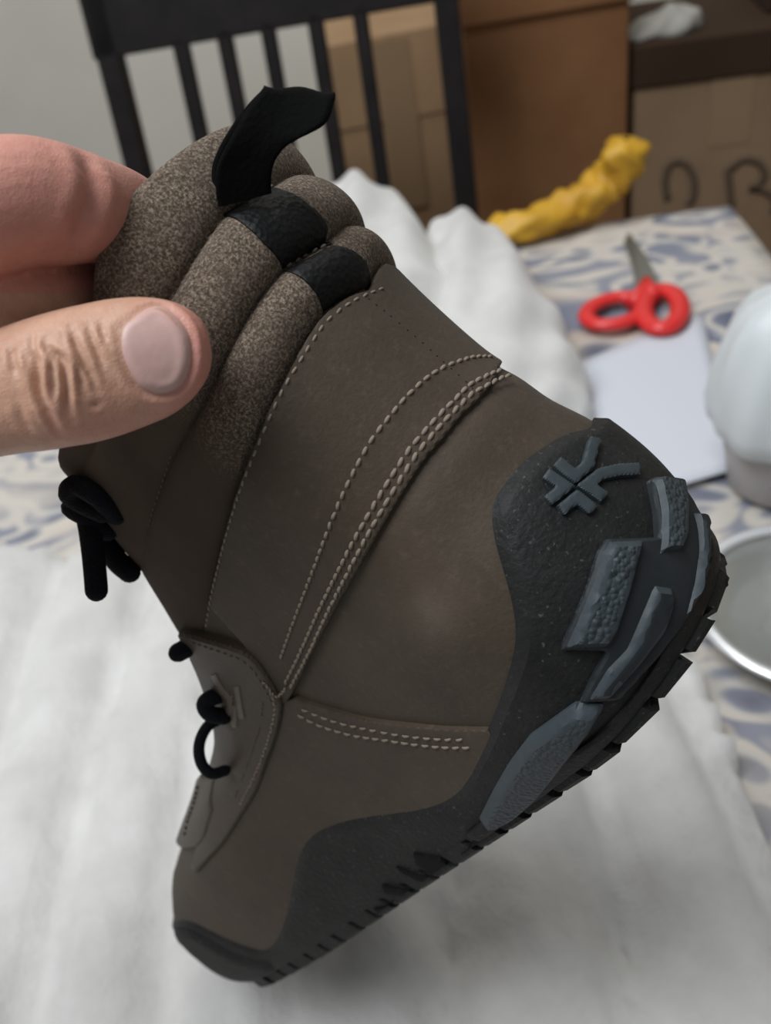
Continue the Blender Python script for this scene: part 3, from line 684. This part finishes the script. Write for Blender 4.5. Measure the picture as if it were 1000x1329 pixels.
# ---- black patches and the pull loop at the heel seam
PATCH2 = [(290, 279), (320, 262), (352, 246), (366, 249), (400, 268), (424, 298), (430, 317), (400, 330), (366, 350), (342, 317), (316, 292)]
PATCH3 = [(369, 353), (400, 335), (430, 320), (448, 323), (474, 344), (488, 371), (462, 380), (440, 391), (419, 406), (412, 385), (394, 364)]
for q_ in (PATCH2, PATCH3):
    drape('heel_tab', uvs(q_), .07, .09, MAT['blackleather'], step=.1, bstep=.07)
def local(px, py, d): return (np.array([(px-500)/FPX*d, (py-664.5)/FPX*d, d])-BT)@BR
Lq = catmull([(283, 268), (280, 245), (281, 220), (290, 196), (305, 168), (322, 140), (341, 116)], 5)
Rq = catmull([(352, 250), (352, 228), (358, 206), (374, 187), (398, 174), (424, 156), (434, 124)], 5)
nt = len(Lq); strip = []
_dl = pick([(286, 262)]); _dl = proj(S(_dl[:, 0], _dl[:, 1]))[1][0]
for k in range(nt):
    t = k/(nt-1); dpt = _dl-.10-.85*math.sin(t*1.5)
    strip.append((Lq[k], Rq[k], dpt, t))
rows_ = []; cross = np.linspace(0, 1, 13)
def ribbon_row(l, r, d, t, back):
    out = []
    for c in cross:
        p = l+(r-l)*c
        wv = 2.5*math.sin(c*9)*t**2; dd = d+(.28 if back else 0)*math.sin(min(1, t*1.02)*math.pi)**.8*(1.0-.15*c)+.10*math.sin(c*math.pi)*t
        sh = np.array([-7, -2])*math.sin(t*math.pi)*(1-.6*c) if back else np.zeros(2)
        out.append(local(p[0]+sh[0], p[1]+wv+sh[1], dd))
    return out
for (l, r, d, t) in strip: rows_.append(ribbon_row(l, r, d, t, False))
l, r, d, t = strip[-1]
rows_.append([p+local(500, 664.5, 20.06)-local(500, 664.5, 20.0) for p in np.array(ribbon_row(l+np.array([0, -4]), r+np.array([0, -4]), d, t, False))])
for (l, r, d, t) in strip[::-1]: rows_.append(ribbon_row(l, r, d+.12, t, True))
P = np.array(rows_)
du = np.gradient(P, axis=1); dv = np.gradient(P, axis=0); nn = np.cross(du, dv); nn /= np.linalg.norm(nn, axis=2)[:, :, None]+1e-9
A_ = P+nn*.045; B_ = P-nn*.045
sec = np.concatenate([A_, B_[:, ::-1]], axis=1)
V_, F_ = gridmesh(sec, True); pyd('pull_loop', V_*cm, F_, MAT['webbing'], BOOT)['label'] = 'black webbing pull loop'

# ---- thread
def stitch_row(px, ln=.2, gap=.06, r=.045, mat='thread', off=.04, uv=None, jit=.12, both=False, skip=0):
    q = smooth_uv(uvs(px, 6)) if uv is None else uv
    V, Fc = [], []
    for sgn in ((1, -1) if both else (1,)):
        qq = resample(np.vstack([q*np.array([sgn, 1])]), .002)
        X = S(qq[:, 0], qq[:, 1]); N = normal(S0, qq[:, 0], qq[:, 1]); X = X+N*off
        s = np.r_[0, np.cumsum(np.linalg.norm(np.diff(X, axis=0), axis=1))]
        p = .05
        while p+ln < s[-1]:
            if random.random() < skip: p += ln+gap; continue
            I = lambda a: np.array([np.interp(a, s, X[:, k]) for k in range(3)])
            a, b = I(p), I(p+ln); n = np.array([np.interp(p+ln/2, s, N[:, k]) for k in range(3)])
            t = b-a; L = np.linalg.norm(t); t /= L; sd = np.cross(n, t); sd /= np.linalg.norm(sd)
            t = t+sd*random.uniform(-jit, jit)*1.2+sd*.10; t /= np.linalg.norm(t); sd = np.cross(n, t); n2 = np.cross(t, sd)
            c = (a+b)/2; base_i = len(V); ring = 6
            for k, (f_, rr, hh) in enumerate(((-.5, .25, -.6), (-.36, .8, -.1), (0, 1, .25), (.36, .8, -.1), (.5, .25, -.6))):
                for i in range(ring):
                    an = 2*math.pi*i/ring
                    V.append(c+t*f_*L*1.05+(sd*math.cos(an)*r*rr+n2*(math.sin(an)*r*rr*.8+hh*r)))
            for k in range(4):
                for i in range(ring):
                    Fc.append((base_i+k*ring+i, base_i+k*ring+(i+1) % ring, base_i+(k+1)*ring+(i+1) % ring, base_i+(k+1)*ring+i))
            Fc.append(tuple(base_i+i for i in range(ring))[::-1]); Fc.append(tuple(base_i+4*ring+i for i in range(ring)))
            p += ln+gap*random.uniform(.8, 1.2)
    o = pyd('stitching', np.array(V)*cm, Fc, MAT[mat], BOOT); o['kind'] = 'stuff'; return o
stitch_row([(634, 471), (614, 470), (597, 473), (576, 480), (562, 487), (546, 498), (532, 511), (518, 525), (506, 540), (492, 557), (481, 572), (469, 593), (450, 631), (431, 677), (413, 727), (396, 772), (381, 812), (367, 852)], .2, .06, .045, off=.17)
stitch_row([(648, 488), (633, 493), (608, 504), (598, 513), (584, 527), (570, 540), (555, 556), (541, 572), (527, 589), (500, 632), (472, 680), (443, 735), (417, 788), (396, 836), (372, 886)], .22, .05, .05, off=.175)
stitch_row([(660, 495), (648, 498), (635, 504), (622, 511), (609, 517), (597, 529), (583, 542), (569, 557), (555, 573), (541, 590), (512, 636), (483, 686), (454, 741), (427, 794), (405, 842), (380, 889)], .22, .05, .05, off=.175)
stitch_row([(494, 380), (482, 384), (469, 389), (454, 396), (432, 411), (418, 424), (408, 439), (397, 456), (385, 476), (371, 499), (359, 523), (347, 551), (331, 591), (316, 631), (301, 680), (289, 725), (279, 765), (271, 810)], .17, .10, .032, 'thread', off=.165)
stitch_row([(393, 914), (436, 931), (482, 941), (528, 949), (571, 953), (616, 954)], .22, .10, .042, off=.16)
stitch_row([(388, 921), (419, 937), (462, 949), (492, 953), (541, 960), (581, 964), (618, 964)], .23, .07, .046, off=.16)
stitch_row([(222, 590), (214, 615), (206, 640), (198, 663), (191, 688)], .12, .11, .022, 'thread_dull', off=.0)
stitch_row([(245, 820), (263, 825), (300, 838), (324, 848), (338, 862), (348, 878), (360, 902)], .14, .08, .03, 'thread_dull', off=.31)
stitch_row([(352, 876), (360, 890), (364, 905), (360, 935), (348, 972), (334, 1008), (318, 1040)], .16, .06, .035, 'thread', off=.31, jit=.5)
stitch_row([(349, 900), (345, 930), (336, 960), (322, 1000), (312, 1030)], .14, .1, .028, 'thread_dull', off=.31, skip=.2)
stitch_row([(347, 872), (356, 880), (366, 894), (374, 888), (380, 880)], .12, .02, .035, 'thread', off=.33, jit=1.0)
stitch_row([(293, 273), (312, 261), (332, 251), (352, 242)], .15, .11, .035, 'thread_dull', off=.12)
stitch_row([(368, 349), (385, 339), (405, 328), (430, 316)], .15, .1, .035, 'thread_dull', off=.1)
stitch_row([(470, 391), (487, 404), (505, 418), (520, 431), (545, 452), (570, 475), (598, 499), (612, 513)], .06, .14, .022, 'lace', off=.15)

# ---- sole blocks, ledge, tread, emblem
def stroke(pts, wd):
    P_ = np.asarray(pts, float); t = np.diff(P_, axis=0); t /= np.linalg.norm(t, axis=1)[:, None]; n = np.c_[t[:, 1], -t[:, 0]]
    L, R_ = [], []
    for k in range(len(P_)):
        if k == 0: m_ = n[0]
        elif k == len(P_)-1: m_ = n[-1]
        else:
            m_ = n[k-1]+n[k]; m_ /= np.linalg.norm(m_); m_ = m_/max(.5, m_@n[k])
        L.append(P_[k]+m_*wd/2); R_.append(P_[k]-m_*wd/2)
    return np.array(L+R_[::-1])
def on_sole(u, v): return S0(u, v)+normal(S0, u, v)*.26
pick_s = Picker(on_sole)
def sole_piece(name, px, thick, rad, mat, step=.12, bstep=.06, parent=BOOT):
    return drape(name, pick_s(px), thick, rad, mat, parent, step=step, bstep=bstep, base=-.08, f=on_sole)
for st in ([(720, 602), (743, 621), (760, 606), (764, 590), (769, 572)], [(706, 617), (731, 634), (709, 652)], [(725, 664), (746, 647), (767, 664)], [(781, 648), (758, 632), (776, 618), (800, 613), (826, 612)]):
    sole_piece('emblem_stroke', resample(stroke(st, 15.), 4.), .14, .06, MAT['slate'], .06, .035)
L1 = [(784, 701), (831, 700), (828, 716), (815, 768), (799, 820), (786, 840), (726, 840), (744, 800), (761, 758), (774, 716)]
L2 = [(838, 626), (846, 622), (874, 627), (881, 645), (884, 668), (883, 704), (874, 722), (859, 720), (845, 727), (848, 704), (848, 668), (843, 641)]
L3 = [(888, 667), (902, 668), (911, 688), (912, 725), (902, 765), (884, 800), (878, 800), (890, 755), (896, 715), (894, 688)]
L4 = [(838, 753), (868, 758), (872, 784), (860, 820), (828, 862), (790, 905), (752, 908), (778, 862), (804, 835), (821, 795), (831, 772)]
L5 = [(622, 1060), (640, 1024), (662, 986), (688, 952), (720, 929), (748, 909), (784, 912), (765, 945), (735, 985), (700, 1028), (672, 1056), (645, 1070), (628, 1070)]
def facet(w_, lo=.35):
    return lambda d: np.clip(d/w_, 0, 1)
M = NT('dark_slate_rubber', .58, spec=.3); M.color(M.ramp(M.noise(150, 3, .6), [(.3, (.016, .019, .022)), (.75, (.024, .028, .032))])); M.bump(M.noise(600, 2), .0002, .4); MAT['darkslate'] = M.m
WRAP = [(784, 701), (831, 700), (848, 699), (846, 664), (838, 626), (846, 622), (874, 627), (893, 655), (910, 690), (912, 735), (900, 775), (882, 806), (850, 848), (800, 904), (752, 908), (770, 870), (786, 842), (726, 840), (744, 800), (761, 758), (774, 716)]
drape('heel_wrap', pick_s(resample(np.array(WRAP+WRAP[:1], float), 8)[:-1]), .17, .07, MAT['darkslate'], BOOT, step=.14, bstep=.09, base=-.06, f=on_sole, prof=facet(.07), edge=.6)
def block(px, thick, wd, mat, name='sole_block'):
    return drape(name, pick_s(resample(np.vstack([px, px[:1]]), 9)[:-1]), thick, wd, MAT['slate'], BOOT, step=.13, bstep=.08, base=-.06, f=on_sole, prof=facet(wd), edge=.15, top_mat=MAT[mat] if mat != 'slate' else None)
block(L1, .34, .17, 'pebble'); block(L2, .32, .13, 'pebble'); block(L3, .30, .13, 'darkslate'); block(L4, .29, .2, 'darkslate'); block(L5, .28, .20, 'pebble')
TOE = [(226, 1205), (246, 1206), (272, 1221), (300, 1238), (330, 1248), (350, 1250), (356, 1261), (335, 1268), (308, 1271), (282, 1260), (254, 1240), (234, 1220)]
drape('toe_bumper', pick_s(resample(np.array(TOE+TOE[:1], float), 8)[:-1]), .16, .18, MAT['rubber'], BOOT, step=.16, bstep=.12, base=-.06, f=on_sole, prof=facet(.18), edge=.15)
M = NT('notch_shade_rubber', .7, (.006, .006, .006), .15); MAT['notchshade'] = M.m  # near-black colour stands in for shade inside the sole wall's notches
for px_ in ([(537, 1106), (572, 1112), (580, 1120), (560, 1135), (541, 1120)], [(514, 1124), (556, 1138), (553, 1146), (524, 1132)], [(496, 1147), (540, 1157), (536, 1163), (499, 1158)], [(485, 1178), (520, 1172), (498, 1188)], [(622, 1078), (655, 1074), (634, 1095), (600, 1111)]):
    drape('notch_shade', pick_s(resample(np.array(px_+px_[:1], float), 5)[:-1]), .09, .06, MAT['notchshade'], BOOT, step=.12, bstep=.08, base=-.05, f=on_sole, edge=.3)
# ledge under the blocks
lv = np.linspace(-.36, .36, 60); lv2 = .055+.02*np.sin(lv*30)
drape('sole_ledge', np.vstack([np.c_[lv, lv2+.03], np.c_[lv[::-1], np.full(60, .004)]]), .12, .15, MAT['rubber'], step=.16, base=-.08, f=on_sole)
# tread blocks round the sole edge
ut = []
ring_u = np.linspace(-1, 1, 2001); ring_p = on_sole(ring_u, np.full(2001, .02)); ring_s = np.r_[0, np.cumsum(np.linalg.norm(np.diff(ring_p, axis=0), axis=1))]
p_ = .2; k_ = 0
while p_ < ring_s[-1]-.9:
    wl = (1.25, .95, 1.1)[k_ % 3]; uu = np.interp([p_, p_+wl], ring_s, ring_u); um = uu.mean()
    e = on_sole(np.array([uu[0], um, uu[1]]), np.full(3, .02)); nr = normal(S0, np.array([um]), np.array([.02]))[0]; nr[2] = 0; nr /= np.linalg.norm(nr)
    tg = e[2]-e[0]; tg /= np.linalg.norm(tg); b = bmesh.new(); Vv = []
    sk = .25*(-1 if um > 0 else 1)
    for (zz, so, si, sh) in ((.35, .02, -1.3, 0), (-.28, .0, -1.2, sk*.6), (-.42, -.12, -1.1, sk)):
        for (tt, ro) in ((-.5, so), (.5, so), (.5, si), (-.5, si)):
            q_ = e[1]+tg*(tt*wl*.86+sh)+nr*ro; q_ = np.array([q_[0], q_[1], e[1][2]+zz]); Vv.append(q_)
    Fq = [(3, 2, 1, 0), (8, 9, 10, 11)]
    for r_ in range(2):
        for i in range(4): Fq.append((r_*4+i, r_*4+(i+1) % 4, r_*4+4+(i+1) % 4, r_*4+4+i))
    pyd('tread_block', np.array(Vv)*cm, Fq, MAT['rubber'], BOOT, smooth=False)
    p_ += wl+.12; k_ += 1

# ---- debossed mark and lace stay on the eyestay, laces
def surf_depth(px, py):
    q = pick([(px, py)]); return proj(S(q[:, 0], q[:, 1]))[1][0]
for st in ([(286, 864), (297, 885), (309, 898)], [(309, 893), (308, 918), (290, 914)], [(314, 905), (316, 938)], [(316, 880), (325, 926)]):
    drape('eyestay_mark', pick(resample(stroke(st, 8.), 4)), .345, .05, MAT['leather_mark'], step=.08, bstep=.05)
STAY = [(262, 1018), (272, 1005), (291, 1006), (287, 1045), (277, 1080), (268, 1094), (252, 1099), (238, 1094), (246, 1060)]
drape('lace_stay', uvs(STAY), .36, .09, MAT['leather_smooth'], step=.12, bstep=.07)
stitch_row([(268, 1020), (262, 1045), (256, 1068), (252, 1085)], .16, .14, .05, 'lace', off=.37)
def lace(pts, r, n=6):
    D = surf_depth(pts[0][0]+14, pts[0][1])
    P_ = catmull([local(p[0], p[1], D+(p[2] if len(p) > 2 else 0)) for p in pts], n)
    t0 = P_[0]-P_[1]; t0 /= np.linalg.norm(t0); t1 = P_[-1]-P_[-2]; t1 /= np.linalg.norm(t1)
    ee = (.95, .75, .45, .12); P_ = np.vstack([[P_[0]+t0*r*math.sqrt(1-e*e) for e in ee[::-1]], P_, [P_[-1]+t1*r*math.sqrt(1-e*e) for e in ee]])
    rr = np.r_[[r*e for e in ee[::-1]], np.full(len(P_)-8, r), [r*e for e in ee]]
    return tube('lace', P_*cm, rr*cm, MAT['lace'], BOOT)
lace([(150, 668, .3), (128, 645, -.2), (100, 630, -.2), (90, 640, 0), (104, 652, .2), (132, 665, .2)], .27)
lace([(140, 690, .3), (112, 672, -.1), (92, 660, 0), (100, 655, .4), (130, 650, .5)], .24)
lace([(112, 664, .2), (117, 690, 0), (121, 720, 0), (124, 752, 0), (125, 766, 0)], .29)
lace([(124, 690, .5), (138, 705, .5), (152, 728, .5), (168, 742, .5)], .30)
lace([(250, 834, .4), (240, 842, .2), (231, 847, .2)], .27)
lace([(292, 900, .4), (274, 906, .1), (265, 914, .1), (272, 926, .1), (290, 930, .4)], .24)
lace([(290, 932, .6), (272, 940, .2), (261, 957, .1), (258, 976, .1), (263, 994, .1), (275, 1004, .2), (292, 1000, .5)], .17)

# ================================================================== HAND
def cpt(px, py, d): return np.array(CP+WM@(np.array([(px-500)/FPX, (py-664.5)/FPX, 1.0])*d*.01))
def ppx(X):
    c = (np.asarray(X)-CP)@WM; return np.c_[500+FPX*c[:, 0]/c[:, 2], 664.5+FPX*c[:, 1]/c[:, 2]], c[:, 2]
HV, HF = [], []
def add(V, F):
    o = len(HV); HV.extend([tuple(v) for v in V]); HF.extend([tuple(i+o for i in f) for f in F])
def sweep(chain, n=6, sides=24, flat=1.0):
    """chain of (px, py, depth cm, radius cm): a tapering limb with round ends"""
    P = catmull(np.array([tuple(cpt(x, y, d))+(r*.01,) for x, y, d, r in chain]), n); m_ = len(P)
    T = np.gradient(P[:, :3], axis=0); T /= np.linalg.norm(T, axis=1)[:, None]
    a = np.cross(T[0], WM[:, 2]); a /= np.linalg.norm(a); rows = []
    def ring_(c, r, a, b): return [c+r*(math.cos(q)*a+math.sin(q)*b*flat) for q in np.linspace(0, 2*math.pi, sides+1)[:-1]]
    fr = []
    for k in range(m_):
        a = a-T[k]*(a@T[k]); a /= np.linalg.norm(a); fr.append((a.copy(), np.cross(T[k], a)))
    for e in (.05, .35, .7, .9): s_ = math.sqrt(1-(1-e)**2); rows.append(ring_(P[0, :3]-T[0]*P[0, 3]*(1-e)*.9, P[0, 3]*s_, *fr[0]))
    for k in range(m_): rows.append(ring_(P[k, :3], P[k, 3], *fr[k]))
    for e in (.9, .7, .35, .05): s_ = math.sqrt(1-(1-e)**2); rows.append(ring_(P[-1, :3]+T[-1]*P[-1, 3]*(1-e)*.9, P[-1, 3]*s_, *fr[-1]))
    P = np.array(rows); V, F = gridmesh(P, True); nv, nu = P.shape[:2]
    F = list(F)+[tuple(range(nu))[::-1], tuple(range((nv-1)*nu, nv*nu))]; add(V, F)
# thumb: sections across its length (top and bottom edge in the picture, depth, half thickness)
TH = [(274, 441, 462, 16.18, .16), (269, 421, 481, 16.18, .40), (258, 406, 500, 16.18, .60), (240, 394, 520, 16.17, .74), (215, 387, 538, 16.15, .82), (185, 385, 551, 16.1, .86), (150, 388, 564, 16.05, .88), (115, 395, 574, 16.0, .93), (80, 403, 580, 15.95, 1.02), (45, 413, 586, 15.95, 1.05), (10, 425, 590, 16.0, 1.02), (-40, 441, 602, 16.05, 1.05), (-110, 447, 640, 15.95, 1.25), (-200, 445, 690, 15.8, 1.5), (-320, 470, 720, 15.75, 1.6), (-430, 540, 690, 15.9, 1.1), (-480, 600, 640, 16.0, .3)]
tk = catmull(np.array(TH, float), 5); rows = []
for x, y0, y1, d, ht in tk:
    yc = (y0+y1)/2; hw = (y1-y0)/2; row = []
    tilt = .12*(1 if x > -50 else .6)
    for q in np.linspace(0, 2*math.pi, 37)[:-1]:
        cy_, sz = math.cos(q), math.sin(q)
        e = .88
        yy = math.copysign(abs(cy_)**e, cy_)*hw; dz = math.copysign(abs(sz)**e, sz)*ht*(1.0 if sz > 0 else .92)
        row.append(cpt(x-yy*-tilt, yc+yy, d+dz+.0022*yy))
    rows.append(row)
P = np.array(rows); V_, F_ = gridmesh(P, True); nv, nu = P.shape[:2]
add(V_, list(F_)+[tuple(range(nu))[::-1], tuple(range((nv-1)*nu, nv*nu))])
sweep([(222, 312, 20.0, .62), (200, 300, 19.45, .80), (160, 281, 18.55, .96), (116, 272, 17.2, 1.03), (72, 266, 16.5, 1.13), (22, 263, 16.0, 1.17), (-60, 285, 15.6, 1.2), (-160, 340, 15.5, 1.25), (-300, 430, 15.6, 1.5)])
sweep([(190, 430, 20.6, .70), (140, 405, 19.6, .92), (92, 396, 18.4, 1.02), (40, 396, 17.5, 1.06), (-40, 404, 16.8, 1.1), (-160, 450, 16.4, 1.2), (-300, 500, 16.2, 1.5)])
sweep([(110, 520, 23.0, .70), (60, 512, 22.0, .86), (5, 505, 20.4, .95), (-70, 510, 18.8, 1.0), (-170, 545, 17.6, 1.15), (-310, 570, 17.0, 1.5)])
sweep([(-45, 560, 22.6, .62), (-75, 560, 21.4, .78), (-120, 575, 19.8, .85), (-200, 615, 18.4, 1.0), (-320, 630, 17.6, 1.4)])
for bx, by, bd, br in ((-300, 430, 15.6, 1.5), (-300, 500, 16.2, 1.5), (-310, 570, 17.0, 1.5), (-320, 630, 17.6, 1.4), (-320, 585, 15.7, 1.7)):
    sweep([(bx+10, by, bd, br), (-480, (by+620)/2+20, (bd+16.5)/2, 1.8), (-660, 660, 16.3, 2.3)])
sweep([(-620, 650, 16.3, 2.4), (-850, 720, 15.8, 2.6), (-1150, 830, 15.2, 3.2), (-1500, 960, 14.6, 3.8)])
me = bpy.data.meshes.new('hand_raw'); me.from_pydata(HV, [], HF); me.update()
tmp = bpy.data.objects.new('hand_raw', me); COL.objects.link(tmp)
rm = tmp.modifiers.new('skin', 'REMESH'); rm.mode = 'VOXEL'; rm.voxel_size = .0008
sm = tmp.modifiers.new('even', 'SMOOTH'); sm.iterations = 7; sm.factor = .5
dg = bpy.context.evaluated_depsgraph_get(); me = bpy.data.meshes.new_from_object(tmp.evaluated_get(dg)); me.name = 'hand'
bpy.data.objects.remove(tmp)
# finer mesh where the picture shows skin
bm = bmesh.new(); bm.from_mesh(me)
co = np.array([v.co[:] for v in bm.verts]); q, dpt = ppx(co)
near = (q[:, 0] > -25) & (q[:, 0] < 290) & (dpt < .175)
ed = [e for e in bm.edges if near[e.verts[0].index] and near[e.verts[1].index]]
bmesh.ops.subdivide_edges(bm, edges=ed, cuts=1, use_grid_fill=True, smooth=.5)
bm.to_mesh(me); bm.free()
nvt = len(me.vertices); co = np.empty(nvt*3); me.vertices.foreach_get('co', co); co = co.reshape(-1, 3)
nr = np.empty(nvt*3); me.vertices.foreach_get('normal', nr); nr = nr.reshape(-1, 3)
bvh = BVHTree.FromPolygons([tuple(c) for c in co], [tuple(p.vertices) for p in me.polygons])
def hit(px, py):
    d = WM@np.array([(px-500)/FPX, (py-664.5)/FPX, 1.0]); d /= np.linalg.norm(d)
    r = bvh.ray_cast(Vector(CP), Vector(d)); return r[0], r[1]
q, dpt = ppx(co); vis = np.where((q[:, 0] > -40) & (q[:, 0] < 300) & (dpt < .20))[0]; D = np.zeros(nvt)
NAIL = [(157, 427), (154, 445), (159, 466), (168, 485), (180, 502), (195, 511), (210, 513), (228, 508), (240, 496), (247, 478), (249, 460), (246, 436), (237, 418), (222, 403), (207, 396), (192, 398), (177, 407), (163, 418)]
def groove(px, depth, wd, lip=.4):
    pts = [hit(x, y)[0] for x, y in catmull(np.array(px, float), 8)]; pts = np.array([tuple(p) for p in pts if p is not None])
    if len(pts) < 2: return
    pts = resample(pts, .0003); dd = np.full(len(vis), 9.); kk = np.zeros(len(vis), int)
    X = co[vis]
    for c0 in range(0, len(pts), 50):
        ds = np.sqrt(((X[:, None]-pts[None, c0:c0+50])**2).sum(2)); m_ = ds.min(1); a_ = ds.argmin(1)+c0; k = m_ < dd; dd[k] = m_[k]; kk[k] = a_[k]
    fade = np.clip(np.minimum(kk, len(pts)-1-kk)/(len(pts)*.25+1), .15, 1)
    D[vis] += -depth*fade*np.exp(-(dd/wd)**2)+lip*depth*fade*np.exp(-((dd-wd*2.0)/(wd*1.0))**2)
W1 = [(42, 430), (42, 448), (48, 469), (50, 496), (54, 520), (69, 550), (78, 565)]
W2 = [(62, 440), (66, 454), (81, 469), (85, 499), (87, 526), (93, 547)]
W3 = [(92, 424), (99, 448), (110, 472), (119, 490), (126, 508)]
W4 = [(114, 421), (120, 442), (129, 463), (137, 484)]
for px_, dp, wd in ((W1, .0011, .0007), (W2, .0011, .0007), (W3, .0008, .0006), (W4, .0005, .00055), ([(14, 445), (17, 469), (22, 495)], .0006, .0008), ([(26, 445), (38, 469), (44, 496), (46, 520)], .0007, .0008), ([(129, 418), (134, 434), (142, 448)], .0004, .0006), ([(69, 462), (68, 478), (70, 500), (72, 520)], .0007, .0007), ([(98, 470), (104, 490), (108, 510)], .0005, .0007), ([(54, 440), (58, 452), (66, 462)], .0005, .0006), ([(20, 520), (30, 545), (45, 565)], .0004, .0008), ([(117, 527), (124, 526), (130, 522)], .0004, .0006),
                    ([(110, 192), (116, 218), (122, 235), (119, 260), (108, 290), (99, 326)], .0013, .0020)):
    groove(px_, dp, wd)
nl = NAIL+[NAIL[0]]
groove(nl, .0006, .0008, .5)
co2 = co+nr*D[:, None]; me.vertices.foreach_set('co', co2.ravel())
# flush of the skin
att = me.color_attributes.new('flush', 'FLOAT_COLOR', 'POINT'); pk = np.zeros(nvt)
tipd = np.hypot((q[:, 0]-262)/55, (q[:, 1]-465)/85); pk = np.clip(1.15-tipd*.55, 0, 1)*.9
pk = np.maximum(pk, np.where((q[:, 1] < 380) & (q[:, 0] > -30), .75, 0))
pk = np.maximum(pk, np.clip(1-np.abs(q[:, 1]-560)/60, 0, 1)*np.where((q[:, 0] > 60), .45, .1))
pk = np.maximum(pk, np.where(dpt > .178, .85, 0))
cc = np.c_[pk, pk, pk, np.ones(nvt)]; att.data.foreach_set('color', cc.ravel().astype(np.float32))
M = NT('skin', .48, spec=.4)
at_n = M.n('ShaderNodeAttribute', attribute_name='flush')
base = M.ramp(M.noise(140, 5, .6), [(.3, (.50, .275, .185)), (.7, (.61, .365, .26))])
red = M.ramp(M.noise(90, 5, .6), [(.3, (.57, .225, .185)), (.7, (.67, .305, .255))])
c = M.mix(at_n.outputs['Fac'], base, red)
c = M.mix(M.math('MULTIPLY', M.ramp(M.noise(600, 3), [(.5, (0, 0, 0)), (.75, (1, 1, 1))]), .25), c, (.42, .2, .13))
M.color(c); M.b.inputs['Subsurface Weight'].default_value = .18; M.b.inputs['Subsurface Radius'].default_value = (.004, .0015, .0008); M.b.inputs['Subsurface Scale'].default_value = 1.
M.bump(M.voro(1500, 'DISTANCE_TO_EDGE'), .0002, .5); M.bump(M.noise(420, 4, .65), .0005, .5); MAT['skin'] = M.m
hand = obj('hand', me, MAT['skin'])
tag(hand, 'bare hand pinching the boot collar between thumb and curled fingers', 'hand')
# nail
bvh = BVHTree.FromPolygons([tuple(c) for c in co2], [tuple(p.vertices) for p in me.polygons])
A = resample(np.vstack([catmull(np.array(nl, float), 4)]), 2.5)[:-1]; n = len(A)
gx, gy = np.meshgrid(np.arange(150, 255, 3.), np.arange(390, 520, 3.)); Q = np.c_[gx.ravel(), gy.ravel()]; Q = Q[in_poly(Q, A)]
Q = Q[np.sqrt(((Q[:, None]-A[None])**2).sum(2)).min(1) > 2.2]
r = delaunay_2d_cdt([Vector(p) for p in np.vstack([A, Q])], [], [list(range(n))], 1, 1e-6); W_ = np.array([tuple(p) for p in r[0]])
dm = np.sqrt(((W_[:, None]-A[None])**2).sum(2)).min(1); Vn = []; ctr = np.array([202., 455.])
for (x, y), d_ in zip(W_, dm):
    p, n_ = hit(x, y)
    if p is None: p, n_ = hit(*(ctr+(np.array([x, y])-ctr)*.9))
    h_ = -.0003+.0005*float(cap(np.array(d_/6.)))
    free = np.clip((x-236)/14, 0, 1)*.0002
    Vn.append(tuple(p+n_*(h_+free)))
Fn = [tuple(q_) for q_ in r[2]]
a_, b_, c_ = [np.array(Vn[i]) for i in Fn[0]]
if np.cross(b_-a_, c_-a_)@(CP-a_) < 0: Fn = [q_[::-1] for q_ in Fn]
M = NT('nail_plate', .42, spec=.45); c = M.ramp(M.noise(60, 3), [(.3, (.54, .33, .29)), (.7, (.62, .41, .37))]); M.color(c)
M.bump(M.noise(350, 2), .0002, .4); M.b.inputs['Subsurface Weight'].default_value = .12; M.b.inputs['Subsurface Radius'].default_value = (.003, .001, .0008); MAT['nail'] = M.m
nb_ = pyd('thumbnail', Vn, Fn, MAT['nail'], hand)
nb_['label'] = 'pale pink thumbnail'
sm = nb_.modifiers.new('even', 'SMOOTH'); sm.iterations = 6; sm.factor = .5
